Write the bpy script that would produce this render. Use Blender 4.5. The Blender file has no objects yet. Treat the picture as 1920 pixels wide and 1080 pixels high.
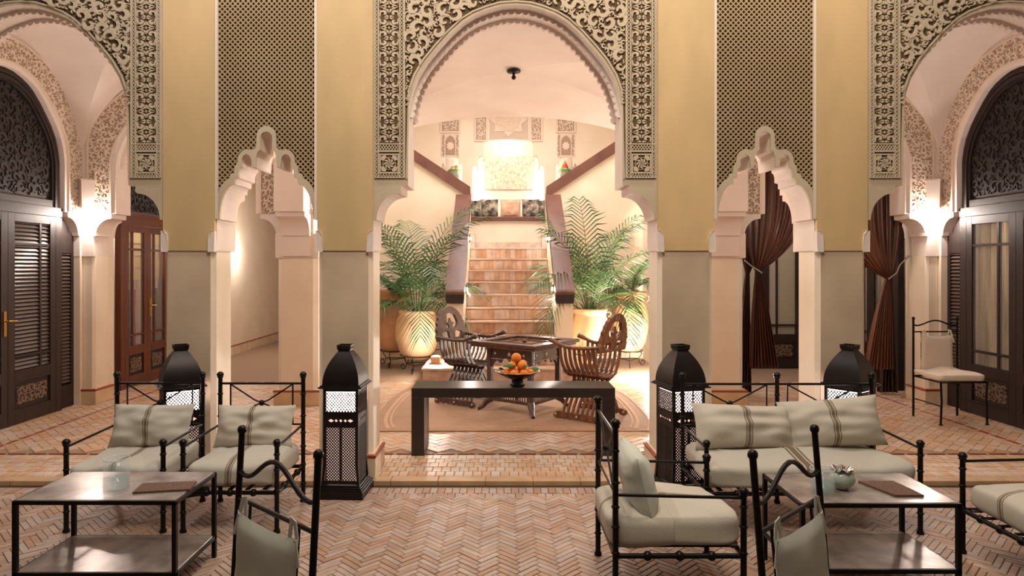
import bpy, math, random
from math import sin, cos, pi, sqrt, radians as R
from mathutils import Vector, Matrix, noise
from mathutils.geometry import tessellate_polygon
S = bpy.context.scene
COL = S.collection
# ------------------------------------------------------------------ camera, world, exposure
H = 1.7; F = 1250.0; AX = 0.11
cam = bpy.data.objects.new('camera', bpy.data.cameras.new('camera')); COL.objects.link(cam)
cam.location = (0, 0, H); cam.rotation_euler = (R(90), 0, 0)
cam.data.sensor_width = 36; cam.data.lens = F/1920*36
cam.data.shift_y = -40/1920; cam.data.shift_x = 20/1920
cam.data.clip_end = 60
S.camera = cam
S.view_settings.view_transform = 'Standard'; S.view_settings.look = 'None'
S.view_settings.exposure = 0.0; S.view_settings.gamma = 1; S.view_settings.use_curve_mapping = False
try:
    S.cycles.use_denoising = True; S.cycles.max_bounces = 8; S.cycles.transparent_max_bounces = 12
    S.cycles.sample_clamp_indirect = 6
except Exception: pass
W = bpy.data.worlds.new('world'); S.world = W; W.use_nodes = True
W.node_tree.nodes['Background'].inputs[0].default_value = (.60, .48, .38, 1)
W.node_tree.nodes['Background'].inputs[1].default_value = .14
def lamp(name, kind, loc, power, color, size=.1, rot=None, spot=None):
    d = bpy.data.lights.new(name, kind); o = bpy.data.objects.new(name, d); COL.objects.link(o)
    o.location = loc; d.energy = power; d.color = color
    if kind == 'AREA': d.size = size
    else: d.shadow_soft_size = size
    if rot: o.rotation_euler = rot
    if spot: d.spot_size = R(spot); d.spot_blend = .6
    return o
WARM = (1, .90, .78); PINK = (1, .89, .81); AMB = (1, .86, .60)
# lamps on the roof terrace of the courtyard
lamp('roof_light', 'AREA', (0.1, 2.0, 5.8), 190, (1, .89, .74), 1.8, (R(42), 0, 0))
lamp('roof_light', 'AREA', (-2.2, 4.5, 5.6), 62, (.93, .95, 1), .5, (R(-12), 0, 0))
lamp('roof_light', 'AREA', (2.2, 4.5, 5.6), 62, (1, .93, .84), .5, (R(-12), 0, 0))

# ------------------------------------------------------------------ materials
def srgb(c):
    return tuple((x/255/12.92 if x/255 <= .04045 else ((x/255+.055)/1.055)**2.4) for x in c)+(1,)
def mat(name, c, rough=.6, metal=0, c2=None, nscale=4, bump=0, bscale=60, spec=.5, trans=0, emit=None, estr=0, wood=False, vary=0, alpha=1, mort=None):
    m = bpy.data.materials.new(name); m.use_nodes = True; nt = m.node_tree; n = nt.nodes; L = nt.links
    b = n['Principled BSDF']; b.inputs['Base Color'].default_value = srgb(c)
    b.inputs['Roughness'].default_value = rough; b.inputs['Metallic'].default_value = metal
    b.inputs['Specular IOR Level'].default_value = spec; b.inputs['Transmission Weight'].default_value = trans
    b.inputs['Alpha'].default_value = alpha
    if emit: b.inputs['Emission Color'].default_value = srgb(emit); b.inputs['Emission Strength'].default_value = estr
    tc = n.new('ShaderNodeTexCoord'); src = tc.outputs['Object']
    if wood:
        mp = n.new('ShaderNodeMapping'); mp.inputs['Scale'].default_value = wood; L.new(src, mp.inputs[0]); src = mp.outputs[0]
    last = None
    if c2:
        t = n.new('ShaderNodeTexNoise'); t.inputs['Scale'].default_value = nscale; t.inputs['Detail'].default_value = 6; L.new(src, t.inputs[0])
        r = n.new('ShaderNodeValToRGB'); r.color_ramp.elements[0].position = .35; r.color_ramp.elements[1].position = .68
        r.color_ramp.elements[0].color = srgb(c); r.color_ramp.elements[1].color = srgb(c2); L.new(t.outputs[0], r.inputs[0]); last = r.outputs[0]
    if vary:
        g = n.new('ShaderNodeNewGeometry'); oi = n.new('ShaderNodeObjectInfo'); ad = n.new('ShaderNodeMath'); ad.operation = 'ADD'
        L.new(g.outputs['Random Per Island'], ad.inputs[0]); L.new(oi.outputs['Random'], ad.inputs[1])
        fr = n.new('ShaderNodeMath'); fr.operation = 'FRACT'; L.new(ad.outputs[0], fr.inputs[0])
        hs = n.new('ShaderNodeHueSaturation'); mr = n.new('ShaderNodeMapRange'); mr.inputs[3].default_value = 1-vary; mr.inputs[4].default_value = 1+vary*.7
        L.new(fr.outputs[0], mr.inputs[0]); L.new(mr.outputs[0], hs.inputs['Value'])
        mr2 = n.new('ShaderNodeMapRange'); mr2.inputs[3].default_value = 1.25; mr2.inputs[4].default_value = .7
        L.new(fr.outputs[0], mr2.inputs[0]); L.new(mr2.outputs[0], hs.inputs['Saturation'])
        if last: L.new(last, hs.inputs['Color'])
        else: hs.inputs['Color'].default_value = srgb(c)
        last = hs.outputs[0]
    if last: L.new(last, b.inputs['Base Color'])
    if bump:
        t = n.new('ShaderNodeTexNoise'); t.inputs['Scale'].default_value = bscale; t.inputs['Detail'].default_value = 4; L.new(src, t.inputs[0])
        bp = n.new('ShaderNodeBump'); bp.inputs['Strength'].default_value = bump; bp.inputs['Distance'].default_value = .01
        L.new(t.outputs[0], bp.inputs['Height']); L.new(bp.outputs[0], b.inputs['Normal'])
    return m
def fabric(name, c, stripe, pos, axis=0, rough=.9):
    m = mat(name, c, rough, bump=.25, bscale=220, spec=.2); nt = m.node_tree; n = nt.nodes; L = nt.links; b = n['Principled BSDF']
    tc = n.new('ShaderNodeTexCoord'); sp = n.new('ShaderNodeSeparateXYZ'); L.new(tc.outputs['Generated'], sp.inputs[0])
    r = n.new('ShaderNodeValToRGB'); r.color_ramp.interpolation = 'CONSTANT'; e = r.color_ramp.elements
    e[0].position = 0; e[0].color = srgb(c); e[1].position = pos[0][0]; e[1].color = srgb(stripe)
    k = e.new(pos[0][1]); k.color = srgb(c)
    for a, bb in pos[1:]:
        k = e.new(a); k.color = srgb(stripe); k = e.new(bb); k.color = srgb(c)
    L.new(sp.outputs[axis], r.inputs[0]); L.new(r.outputs[0], b.inputs['Base Color'])
    return m
def streaked(name, c, c2, sc, lo=.4, hi=.65, rough=.8):
    return mat(name, c, rough, c2=c2, nscale=sc, bump=.15, bscale=30)
m_white = mat('white_plaster', (226, 208, 196), .75, c2=(234, 218, 206), nscale=2, bump=.1, bscale=25)
m_yellow = mat('ochre_plaster', (218, 182, 132), .6, c2=(194, 165, 118), nscale=2.6, bump=.12, bscale=18, wood=(1, 1, .35))
m_grey = mat('grey_plaster', (192, 168, 142), .42, c2=(212, 188, 160), nscale=2.5, bump=.12, bscale=14)
m_cream = mat('cream_plaster', (238, 222, 200), .5, c2=(230, 212, 188), nscale=2.5, bump=.08, bscale=18)
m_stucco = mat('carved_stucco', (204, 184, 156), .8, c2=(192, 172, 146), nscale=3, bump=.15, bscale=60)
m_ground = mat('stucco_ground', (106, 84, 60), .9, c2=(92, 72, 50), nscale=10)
m_wstucco = mat('white_carving', (226, 206, 186), .8)
m_wground = mat('white_carving_ground', (172, 144, 124), .9)
m_lattice = mat('lattice_plaster', (176, 150, 112), .8, c2=(164, 138, 100), nscale=3)
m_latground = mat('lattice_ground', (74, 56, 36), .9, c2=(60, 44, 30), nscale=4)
m_brick = mat('terracotta_brick', (182, 150, 128), .42, c2=(160, 132, 114), nscale=5, bump=.25, bscale=40, vary=.10)
m_gbrick = mat('gallery_brick', (208, 176, 148), .38, c2=(190, 156, 130), nscale=5, bump=.2, bscale=40, vary=.07)
m_mortar = mat('mortar', (104, 84, 68), .9, bump=.2)
m_gmortar = mat('gallery_mortar', (150, 124, 102), .8, bump=.2)
m_red = mat('red_tile', (146, 62, 50), .3, c2=(160, 66, 50), nscale=12)
m_plinth = mat('plinth_tile', (224, 198, 162), .5, c2=(208, 178, 142), nscale=6, vary=.12)
m_tile = mat('stair_tile', (196, 164, 140), .4, c2=(164, 130, 108), nscale=8, vary=.13, bump=.1)
m_nose = mat('nosing_wood', (206, 172, 150), .22, c2=(180, 146, 124), nscale=6, wood=(.3, 6, 6))
m_wood = mat('dark_wood', (44, 28, 25), .5, c2=(34, 22, 20), nscale=5, wood=(5, 5, .6), bump=.05)
m_wood2 = mat('red_brown_wood', (104, 52, 34), .35, c2=(84, 42, 28), nscale=5, wood=(5, 5, .6))
m_rail = mat('rail_wood', (112, 74, 60), .35, c2=(90, 56, 46), nscale=4, wood=(1, 1, 1), bump=.05)
m_louv = mat('louver_wood', (84, 68, 58), .4)
m_carvewood = mat('carved_wood', (32, 23, 20), .6)
m_carvewood_l = mat('carved_grey_wood', (120, 98, 80), .5)
m_iron = mat('black_iron', (26, 22, 20), .38, .6)
m_iron2 = mat('brown_iron', (38, 28, 25), .42, .5, c2=(30, 22, 20), nscale=8)
m_bench = mat('bench_lacquer', (40, 30, 27), .28, c2=(50, 40, 35), nscale=3)
m_table = mat('zinc_top', (176, 162, 152), .25, .3, c2=(124, 110, 102), nscale=6)
m_linen = fabric('striped_linen', (190, 182, 168), (120, 104, 86), [(.455, .465), (.475, .505), (.515, .525)])
m_linen2 = fabric('plain_linen', (198, 188, 172), (128, 112, 94), [(.44, .45), (.46, .49), (.50, .51)])
m_canvas = mat('grey_canvas', (204, 204, 190), .9, bump=.08, bscale=420, spec=.2)
m_whitecloth = mat('white_canvas', (226, 210, 194), .9, bump=.2, bscale=120, spec=.2)
m_brass = mat('brass', (214, 170, 90), .25, 1)
m_glass = mat('clear_glass', (215, 235, 235), .02, alpha=.09, spec=1)
m_pane = mat('window_glass', (225, 225, 215), .03, alpha=.07, spec=1)
m_rimglass = mat('rim_glass', (225, 235, 235), .05, alpha=.6, spec=1)
m_water = mat('water', (70, 150, 155), .02, alpha=.24, spec=1)
m_mat = mat('woven_mat', (118, 88, 70), .85, c2=(86, 60, 48), nscale=90, bump=.5, bscale=200)
m_orange = mat('orange_peel', (240, 140, 24), .4, c2=(228, 122, 16), nscale=8, bump=.3, bscale=260)
m_leaf = mat('leaf', (40, 92, 34), .45, c2=(62, 118, 38), nscale=6)
m_frond = mat('palm_leaf', (32, 68, 30), .42, c2=(72, 116, 48), nscale=3, vary=.35)
m_pot = mat('terracotta', (206, 158, 120), .7, c2=(188, 136, 98), nscale=3.5, bump=.2, bscale=20)
m_pot2 = mat('pale_terracotta', (206, 176, 142), .75, c2=(196, 150, 110), nscale=3, bump=.2, bscale=20)
m_soil = mat('soil', (60, 42, 30), .9, bump=.6)
m_rug = mat('sisal_rug', (172, 138, 112), .9, c2=(152, 120, 96), nscale=40, bump=.6, bscale=120, wood=(.25, 1.6, 1))
m_rugb = mat('sisal_band', (196, 162, 134), .9, c2=(170, 136, 110), nscale=60, bump=.5)
m_walnut = mat('walnut', (136, 86, 56), .32, c2=(84, 50, 34), nscale=6, wood=(4, 4, 1))
m_walnut2 = mat('dark_walnut', (84, 60, 52), .32, c2=(64, 44, 38), nscale=6, wood=(4, 4, 1))
m_inlay = mat('bone_inlay', (226, 214, 196), .4)
m_curtain = mat('brown_satin', (110, 66, 45), .3, c2=(76, 45, 32), nscale=2, wood=(3, 3, .3))
m_curtain2 = mat('dark_satin', (76, 46, 34), .45, c2=(40, 24, 18), nscale=2, wood=(3, 3, .3))
m_shade = mat('cream_blind', (226, 214, 186), .9, c2=(206, 194, 164), nscale=20, wood=(1, .1, 14))
m_sheer = mat('sheer_curtain', (216, 196, 166), .9, c2=(150, 134, 110), nscale=3, wood=(6, 6, .4))
m_glow = mat('lamp_glow', (255, 235, 205), .5, emit=(255, 226, 190), estr=22)
m_glow2 = mat('lantern_glow', (255, 225, 215), .5, emit=(255, 226, 220), estr=18)
m_glow4 = mat('lantern_backglow', (225, 195, 185), .6, emit=(255, 214, 200), estr=1.0)  # weak emission imitating the bright wall seen through the lower lantern grid
m_glow3 = mat('cove_glow', (255, 240, 220), .5, emit=(255, 240, 222), estr=15)
m_dkpillow = mat('ikat_dark', (40, 34, 30), .8, c2=(196, 178, 156), nscale=9)
m_pkpillow = mat('pink_pillow', (226, 190, 162), .8, c2=(206, 150, 118), nscale=4)
m_paint = mat('faded_painting', (216, 206, 186), .8, c2=(160, 152, 134), nscale=14, wood=(2.2, 1, 1.2))
m_ball = mat('grey_ceramic', (96, 88, 80), .35, c2=(150, 140, 126), nscale=30)
m_ballr = mat('red_glaze', (190, 78, 50), .3)
m_ballg = mat('green_glaze', (90, 150, 70), .3)
m_silver = mat('silver', (200, 190, 180), .2, 1)
m_celadon = mat('celadon', (178, 186, 170), .2, c2=(150, 156, 140), nscale=10)
m_rope = mat('rope', (170, 160, 150), .5)

def translucent(m, f=.5):
    nt = m.node_tree; n = nt.nodes; L = nt.links; b = n['Principled BSDF']; t = n.new('ShaderNodeBsdfTranslucent'); mx = n.new('ShaderNodeMixShader'); mx.inputs[0].default_value = f
    src = b.inputs['Base Color']
    if src.is_linked: L.new(src.links[0].from_socket, t.inputs[0])
    else: t.inputs[0].default_value = src.default_value
    L.new(b.outputs[0], mx.inputs[1]); L.new(t.outputs[0], mx.inputs[2]); L.new(mx.outputs[0], n['Material Output'].inputs[0]); return m
translucent(m_shade); translucent(m_sheer)

# ------------------------------------------------------------------ mesh builder
class M:
    def __init__(s, T=None): s.v = []; s.f = []; s.sm = []; s.T = T or Matrix()
    def add(s, vs, fs, smooth=False):
        o = len(s.v); T = s.T
        s.v += [tuple(T @ Vector(p)) for p in vs]
        s.f += [tuple(i+o for i in f) for f in fs]; s.sm += [smooth]*len(fs)
    def box(s, x0, x1, y0, y1, z0, z1, bottom=True):
        fs = [(4, 5, 6, 7), (0, 1, 5, 4), (1, 2, 6, 5), (2, 3, 7, 6), (3, 0, 4, 7)]
        if bottom: fs.append((3, 2, 1, 0))
        s.add([(x0, y0, z0), (x1, y0, z0), (x1, y1, z0), (x0, y1, z0), (x0, y0, z1), (x1, y0, z1), (x1, y1, z1), (x0, y1, z1)], fs)
    def obox(s, c, sz, rz=0, rx=0, ry=0):
        old = s.T; s.T = old @ Matrix.Translation(c) @ Matrix.Rotation(rz, 4, 'Z') @ Matrix.Rotation(ry, 4, 'Y') @ Matrix.Rotation(rx, 4, 'X')
        a, b, c2 = sz[0]/2, sz[1]/2, sz[2]/2; s.box(-a, a, -b, b, -c2, c2); s.T = old
    def bar(s, p, q, w, h, up=(0, 0, 1)):
        p = Vector(p); q = Vector(q); d = (q-p).normalized(); u = Vector(up)
        a = d.cross(u)
        if a.length < 1e-4: a = d.cross(Vector((0, 1, 0)))
        a.normalize(); b = a.cross(d).normalized(); a = a*w/2; b = b*h/2
        s.add([p-a-b, p+a-b, p+a+b, p-a+b, q-a-b, q+a-b, q+a+b, q-a+b],
              [(0, 1, 2, 3), (7, 6, 5, 4), (0, 4, 5, 1), (1, 5, 6, 2), (2, 6, 7, 3), (3, 7, 4, 0)])
    def tube(s, pts, r, n=8, closed=False, cap=True):
        pts = [Vector(p) for p in pts]; k = len(pts); vs = []; fs = []
        rs = r if isinstance(r, (list, tuple)) else [r]*k
        up = None
        for i, p in enumerate(pts):
            if closed: d = pts[(i+1) % k]-pts[i-1]
            else: d = pts[min(i+1, k-1)]-pts[max(i-1, 0)]
            if d.length < 1e-9: d = Vector((0, 0, 1))
            d.normalize()
            if up is None:
                up = Vector((0, 0, 1)) if abs(d.z) < .9 else Vector((1, 0, 0))
            a = d.cross(up)
            if a.length < 1e-5: a = d.orthogonal()
            a.normalize(); b = a.cross(d).normalized(); up = b
            for j in range(n):
                t = 2*pi*j/n; vs.append(p+(a*cos(t)+b*sin(t))*rs[i])
        for i in range(k if closed else k-1):
            for j in range(n):
                i2 = (i+1) % k; j2 = (j+1) % n
                fs.append((i*n+j, i*n+j2, i2*n+j2, i2*n+j))
        s.add(vs, fs, True)
        if cap and not closed:
            s.add(vs[:n], [tuple(range(n))]); s.add(vs[-n:], [tuple(range(n-1, -1, -1))])
    def lathe(s, prof, c=(0, 0, 0), n=24, smooth=True, rot=0):
        vs = []; fs = []; k = len(prof)
        for r, z in prof:
            for j in range(n):
                t = rot+2*pi*j/n; vs.append((c[0]+r*cos(t), c[1]+r*sin(t), c[2]+z))
        for i in range(k-1):
            for j in range(n):
                j2 = (j+1) % n; fs.append((i*n+j, i*n+j2, (i+1)*n+j2, (i+1)*n+j))
        s.add(vs, fs, smooth)
    def ball(s, c, r, n=12, sz=1):
        s.lathe([(r*sin(pi*i/(n//2+2)) + 1e-5, -r*sz*cos(pi*i/(n//2+2))) for i in range(n//2+3)], c, n)
    def poly(s, pts, v0, v1, holes=()):
        loops = [pts]+list(holes); fl = [p for l in loops for p in l]; n = len(fl)
        tris = tessellate_polygon([[Vector((a, b, 0)) for a, b in l] for l in loops])
        vs = [(a, v0, b) for a, b in fl]+[(a, v1, b) for a, b in fl]
        fs = [tuple(t) for t in tris]+[tuple(n+i for i in reversed(t)) for t in tris]; o = 0
        for l in loops:
            k = len(l)
            for i in range(k): a = o+i; b = o+(i+1) % k; fs.append((a, b, b+n, a+n))
            o += k
        s.add(vs, fs)
    def ribbon(s, pts, ws, v0, v1):
        k = len(pts); vs = []; fs = []
        for i, (x, z) in enumerate(pts):
            a = pts[max(i-1, 0)]; b = pts[min(i+1, k-1)]; dx = b[0]-a[0]; dz = b[1]-a[1]; l = sqrt(dx*dx+dz*dz) or 1; nx = -dz/l*ws[i]; nz = dx/l*ws[i]
            vs += [(x+nx, v0, z+nz), (x-nx, v0, z-nz), (x+nx*1.15, v1, z+nz*1.15), (x-nx*1.15, v1, z-nz*1.15)]
        for i in range(k-1):
            a = i*4; b = a+4; fs += [(a, a+1, b+1, b), (a, b, b+2, a+2), (a+1, a+3, b+3, b+1)]
        fs += [(0, 2, 3, 1), (k*4-4, k*4-3, k*4-1, k*4-2)]
        s.add(vs, fs)
    def sheet(s, fn, nu, nv, smooth=True, closed=False):
        vs = [fn(i/nu, j/nv) for j in range(nv+1) for i in range(nu+1)]
        fs = [(j*(nu+1)+i, j*(nu+1)+i+1, (j+1)*(nu+1)+i+1, (j+1)*(nu+1)+i) for j in range(nv) for i in range(nu)]
        s.add(vs, fs, smooth)
    def mesh(s, name, m):
        me = bpy.data.meshes.new(name); me.from_pydata(s.v, [], s.f); me.polygons.foreach_set('use_smooth', s.sm)
        me.materials.append(m); me.update(); return me
    def build(s, name, m, parent=None, bevel=0, kind=None, label=None, solid=0):
        o = bpy.data.objects.new(name, s.mesh(name, m)); COL.objects.link(o)
        if parent: o.parent = parent
        if solid:
            q = o.modifiers.new('solid', 'SOLIDIFY'); q.thickness = solid
        if bevel:
            q = o.modifiers.new('bevel', 'BEVEL'); q.width = bevel; q.segments = 2; q.limit_method = 'ANGLE'
        if kind: o['kind'] = kind
        if label: o['label'] = label
        return o
def tag(o, label, cat, group=None, kind=None):
    o['label'] = label; o['category'] = cat
    if group: o['group'] = group
    if kind: o['kind'] = kind
    return o
def thing(name, label, cat, loc=(0, 0, 0), rz=0, group=None, kind=None):
    o = bpy.data.objects.new(name, None); COL.objects.link(o); o.location = loc; o.rotation_euler = (0, 0, rz); o.empty_display_size = .1
    return tag(o, label, cat, group, kind)
def dup(root, loc, rz, label):
    def cp(o, par):
        c = o.copy(); COL.objects.link(c); c.parent = par
        for k in [x for x in bpy.data.objects if x.parent == o]: cp(k, c)
        return c
    r = cp(root, None); r.location = loc; r.rotation_euler = (0, 0, rz); r['label'] = label
    return r
def frame(o, u, v, w=(0, 0, 1)):      # local axes -> world
    return Matrix(((u[0], v[0], w[0], o[0]), (u[1], v[1], w[1], o[1]), (u[2], v[2], w[2], o[2]), (0, 0, 0, 1)))
def rectp(a, b, c, d): return [(a, c), (b, c), (b, d), (a, d)]

# ------------------------------------------------------------------ arch outlines
PX = .0042
def zof(y): return 1.7+(500-y)*PX
ARCH = [(0, 196), (25, 194), (50, 187), (75, 177), (96, 164), (121, 141), (146, 113), (167, 87), (184, 58), (194, 30), (199, 6), (201, -10)]
def half_arch():
    p = [(a*PX, zof(205-b)) for a, b in ARCH]          # apex outward
    p += [(201*PX, zof(348)), (214*PX, zof(348)), (214*PX, zof(360))]
    cx, cy = 216, 412
    for i in range(9):
        t = pi/2*(i/8); p.append(((cx+44*sin(t))*PX, zof(cy-50*cos(t))))
    p += [(266*PX, zof(412)), (266*PX, zof(470))]
    return p
HA = half_arch()
def arch_poly(wl, wr, ztop, sx=1, cut=1.826, hp=None):
    h = hp or HA; P = [(-x*sx, z) for x, z in reversed(h)]+[(x*sx, z) for x, z in h[1:]]
    zb = P[0][1]
    return [(-wl, zb)]+P+[(wr, zb), (wr, ztop), (-wl, ztop)]
def small_half():
    p = [(0, 247), (6, 248.5), (10, 253), (11, 259), (11, 281), (16, 285), (19, 294), (20, 314), (27, 314), (28, 299), (31, 292), (37, 289), (43, 292), (46, 299), (46, 312), (50, 316), (52, 322), (52, 333), (59, 335), (59, 342)]
    p += [(59+29*sin(t*pi/16), 411-66*cos(t*pi/16)) for t in range(0, 9)]
    p += [(92, 411), (95, 411), (95, 470)]
    q = []
    for a, b in p: q.append((a*PX, zof(b)))
    return q
HS = small_half()
def offset(pts, d):
    out = []
    for i in range(len(pts)):
        a = Vector(pts[max(i-1, 0)]); b = Vector(pts[min(i+1, len(pts)-1)]); t = (b-a)
        t = t.normalized() if t.length > 1e-6 else Vector((1, 0)); out.append((pts[i][0]+t.y*d*-1, pts[i][1]+t.x*d))
    return out
def full(h): return [(-x, z) for x, z in reversed(h)]+[(x, z) for x, z in h[1:]]

# ------------------------------------------------------------------ carving generators
def scrolls(mb, inside, box, r0, r1, vv, v1, seed=1, n=4000, detail=1):
    rnd = random.Random(seed); x0, x1, z0, z1 = box; C = []
    g = {}; cs = r1*2
    def near(x, z):
        i, j = int(x//cs), int(z//cs)
        for a in (i-1, i, i+1):
            for b in (j-1, j, j+1):
                for c in g.get((a, b), ()): yield c
    for ph, (ra, nn) in enumerate(((r1, n//3), ((r0+r1)/2, n//3), (r0, n//2), (r0*.6, n), (r0*.4, n*2))):
        for _ in range(nn):
            x = rnd.uniform(x0, x1); z = rnd.uniform(z0, z1)
            if not all(inside(x+ra*.8*cos(t), z+ra*.8*sin(t)) for t in (0, pi/2, pi, 1.5*pi)): continue
            if any((x-c[0])**2+(z-c[1])**2 < ((ra+c[2])*.81)**2 for c in near(x, z)): continue
            c = (x, z, ra); C.append(c); g.setdefault((int(x//cs), int(z//cs)), []).append(c)
    for x, z, r in C:
        t0 = rnd.uniform(0, 2*pi); sg = rnd.choice((-1, 1)); v0 = vv-rnd.random()*.005*min(1, r1*20)
        if r > r0*.8:
            k = 15 if detail else 9; P = []; Wd = []
            for i in range(k):
                q = i/(k-1); t = t0+sg*q*5.6; rr = r*(1.18-.98*q)
                P.append((x+rr*cos(t), z+rr*sin(t))); Wd.append(r*(.12+.24*sin(pi*min(1, q*1.2))+(.10 if q > .85 else 0)))
            mb.ribbon(P, Wd, v0, v1)
            if detail and r > r0*1.2:
                P = [(x+r*1.0*cos(t0+sg*.3+i*.02), z+r*1.0*sin(t0+sg*.3)) for i in range(1)]
        else:
            P = []; Wd = []; k = 5
            for i in range(k):
                q = i/(k-1); P.append((x+r*1.25*(q-.5)*2*cos(t0)+r*.3*sin(q*3)*sin(t0), z+r*1.25*(q-.5)*2*sin(t0))); Wd.append(r*.5*sin(pi*(.12+q*.8)))
            mb.ribbon(P, Wd, v0, v1)
def lattice(mb, x0, x1, z0, z1, px, pz, w, va, v1, inside=None):
    """diagonal bars clipped to the rectangle; with `inside` they are cut into cell pieces"""
    nx = int(round((x1-x0)/px)); nz = int(round((z1-z0)/pz)); px = (x1-x0)/nx; pz = (z1-z0)/nz
    l = sqrt(px*px+pz*pz)
    for sgn in (1, -1):
        nxn, nzn = -sgn*pz/l*w/2, px/l*w/2
        for k in range(-nz, nx+nz+1):
            segs = []; cur = None
            for j in range(nz*2):
                xa = x0+(k+(sgn*j/2))*px; xb = x0+(k+(sgn*(j+1)/2))*px; za = z0+j/2*pz; zb = za+pz/2
                ok = x0-1e-6 <= min(xa, xb) and max(xa, xb) <= x1+1e-6 and (not inside or inside((xa+xb)/2, (za+zb)/2))
                if ok:
                    if cur: cur[2:] = [xb, zb]
                    else: cur = [xa, za, xb, zb]
                elif cur: segs.append(cur); cur = None
            if cur: segs.append(cur)
            for a, b, c, d in segs:
                v0 = va+(.0008 if sgn < 0 else 0)
                mb.add([(a+nxn, v0, b+nzn), (a-nxn, v0, b-nzn), (c-nxn, v0, d-nzn), (c+nxn, v0, d+nzn),
                        (a+nxn*1.2, v1, b+nzn*1.2), (a-nxn*1.2, v1, b-nzn*1.2), (c-nxn*1.2, v1, d-nzn*1.2), (c+nxn*1.2, v1, d+nzn*1.2)],
                       [(0, 1, 2, 3), (1, 5, 6, 2), (0, 3, 7, 4)])
def star_motif(mb, cx, cz, w, h, v0, v1):
    """one repeat of the border carving: pierced four-pointed star, then two curled leaves"""
    a = w/2; b = h/2; V = v0; J = [0]
    def nv(): J[0] += .00031; return V-J[0] % .004
    for sx in (-1, 1):
        for sz in (-1, 1):
            mb.poly([(cx+sx*.05*a, cz+sz*.62*b), (cx+sx*.3*a, cz+sz*.30*b), (cx+sx*.98*a, cz+sz*.03*b), (cx+sx*.42*a, cz+sz*.08*b), (cx+sx*.26*a, cz+sz*.22*b), (cx+sx*.05*a, cz+sz*.26*b)], nv(), v1)
        mb.poly([(cx+sx*(.36-.14)*a, cz), (cx+sx*.36*a, cz+.09*b), (cx+sx*(.36+.16)*a, cz), (cx+sx*.36*a, cz-.09*b)], nv(), v1)
        for sz in (-1, 1):
            P = []; Wd = []
            for i in range(10):
                q = i/9; t = pi*.1+q*4.4; rr = .36*(1-.75*q)
                P.append((cx+sx*(.56+rr*cos(t)*.9)*a, cz+sz*(.62-rr*sin(t)*.75)*b)); Wd.append(a*(.05+.09*sin(pi*q)))
            mb.ribbon(P, Wd, nv(), v1)
            mb.ribbon([(cx+sx*.95*a, cz+sz*.97*b), (cx+sx*.93*a, cz+sz*.7*b), (cx+sx*.9*a, cz+sz*.25*b)], [.02*a, .07*a, .02*a], nv(), v1)
            mb.ribbon([(cx+sx*.12*a, cz+sz*.98*b), (cx+sx*.22*a, cz+sz*.86*b), (cx+sx*.5*a, cz+sz*.95*b)], [.1*a, .08*a, .02*a], nv(), v1)
    mb.poly([(cx-.1*a, cz), (cx, cz+.14*b), (cx+.1*a, cz), (cx, cz-.14*b)], nv(), v1)
def medallion(mb, cx, cz, a, v0, v1):
    V = v0-.0012; J = [0]
    def nv(): J[0] += .00031; return V-J[0] % .004
    mb.poly(rectp(cx-a, cx+a, cz-a, cz+a), v0, v1, [rectp(cx-a*.86, cx+a*.86, cz-a*.86, cz+a*.86)])
    for k in range(4):
        t = pi/4+k*pi/2; ca, sa = cos(t), sin(t)
        def q(r, s): return (cx+a*(r*ca-s*sa), cz+a*(r*sa+s*ca))
        mb.poly([q(1.08, 0), q(.86, .34), q(.66, .26), q(.6, 0), q(.66, -.26), q(.86, -.34)], nv(), v1)
    for k in range(8):
        t = k*pi/4+pi/8
        P = [(cx+a*(.2+.36*i/5)*cos(t+i*.13), cz+a*(.2+.36*i/5)*sin(t+i*.13)) for i in range(6)]
        mb.ribbon(P, [a*.02, a*.06, a*.085, a*.09, a*.06, a*.02], nv(), v1)
    P = [(cx+.64*a*cos(t*pi/12), cz+.64*a*sin(t*pi/12)) for t in range(25)]; mb.ribbon(P, [a*.022]*25, nv(), v1)
    P = [(cx+.17*a*cos(t*pi/8), cz+.17*a*sin(t*pi/8)) for t in range(17)]; mb.ribbon(P, [a*.03]*17, nv(), v1)
    mb.ribbon([(cx-.15*a, cz), (cx+.15*a, cz)], [a*.02]*2, nv(), v1); mb.ribbon([(cx, cz-.15*a), (cx, cz+.15*a)], [a*.02]*2, nv(), v1)

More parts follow.
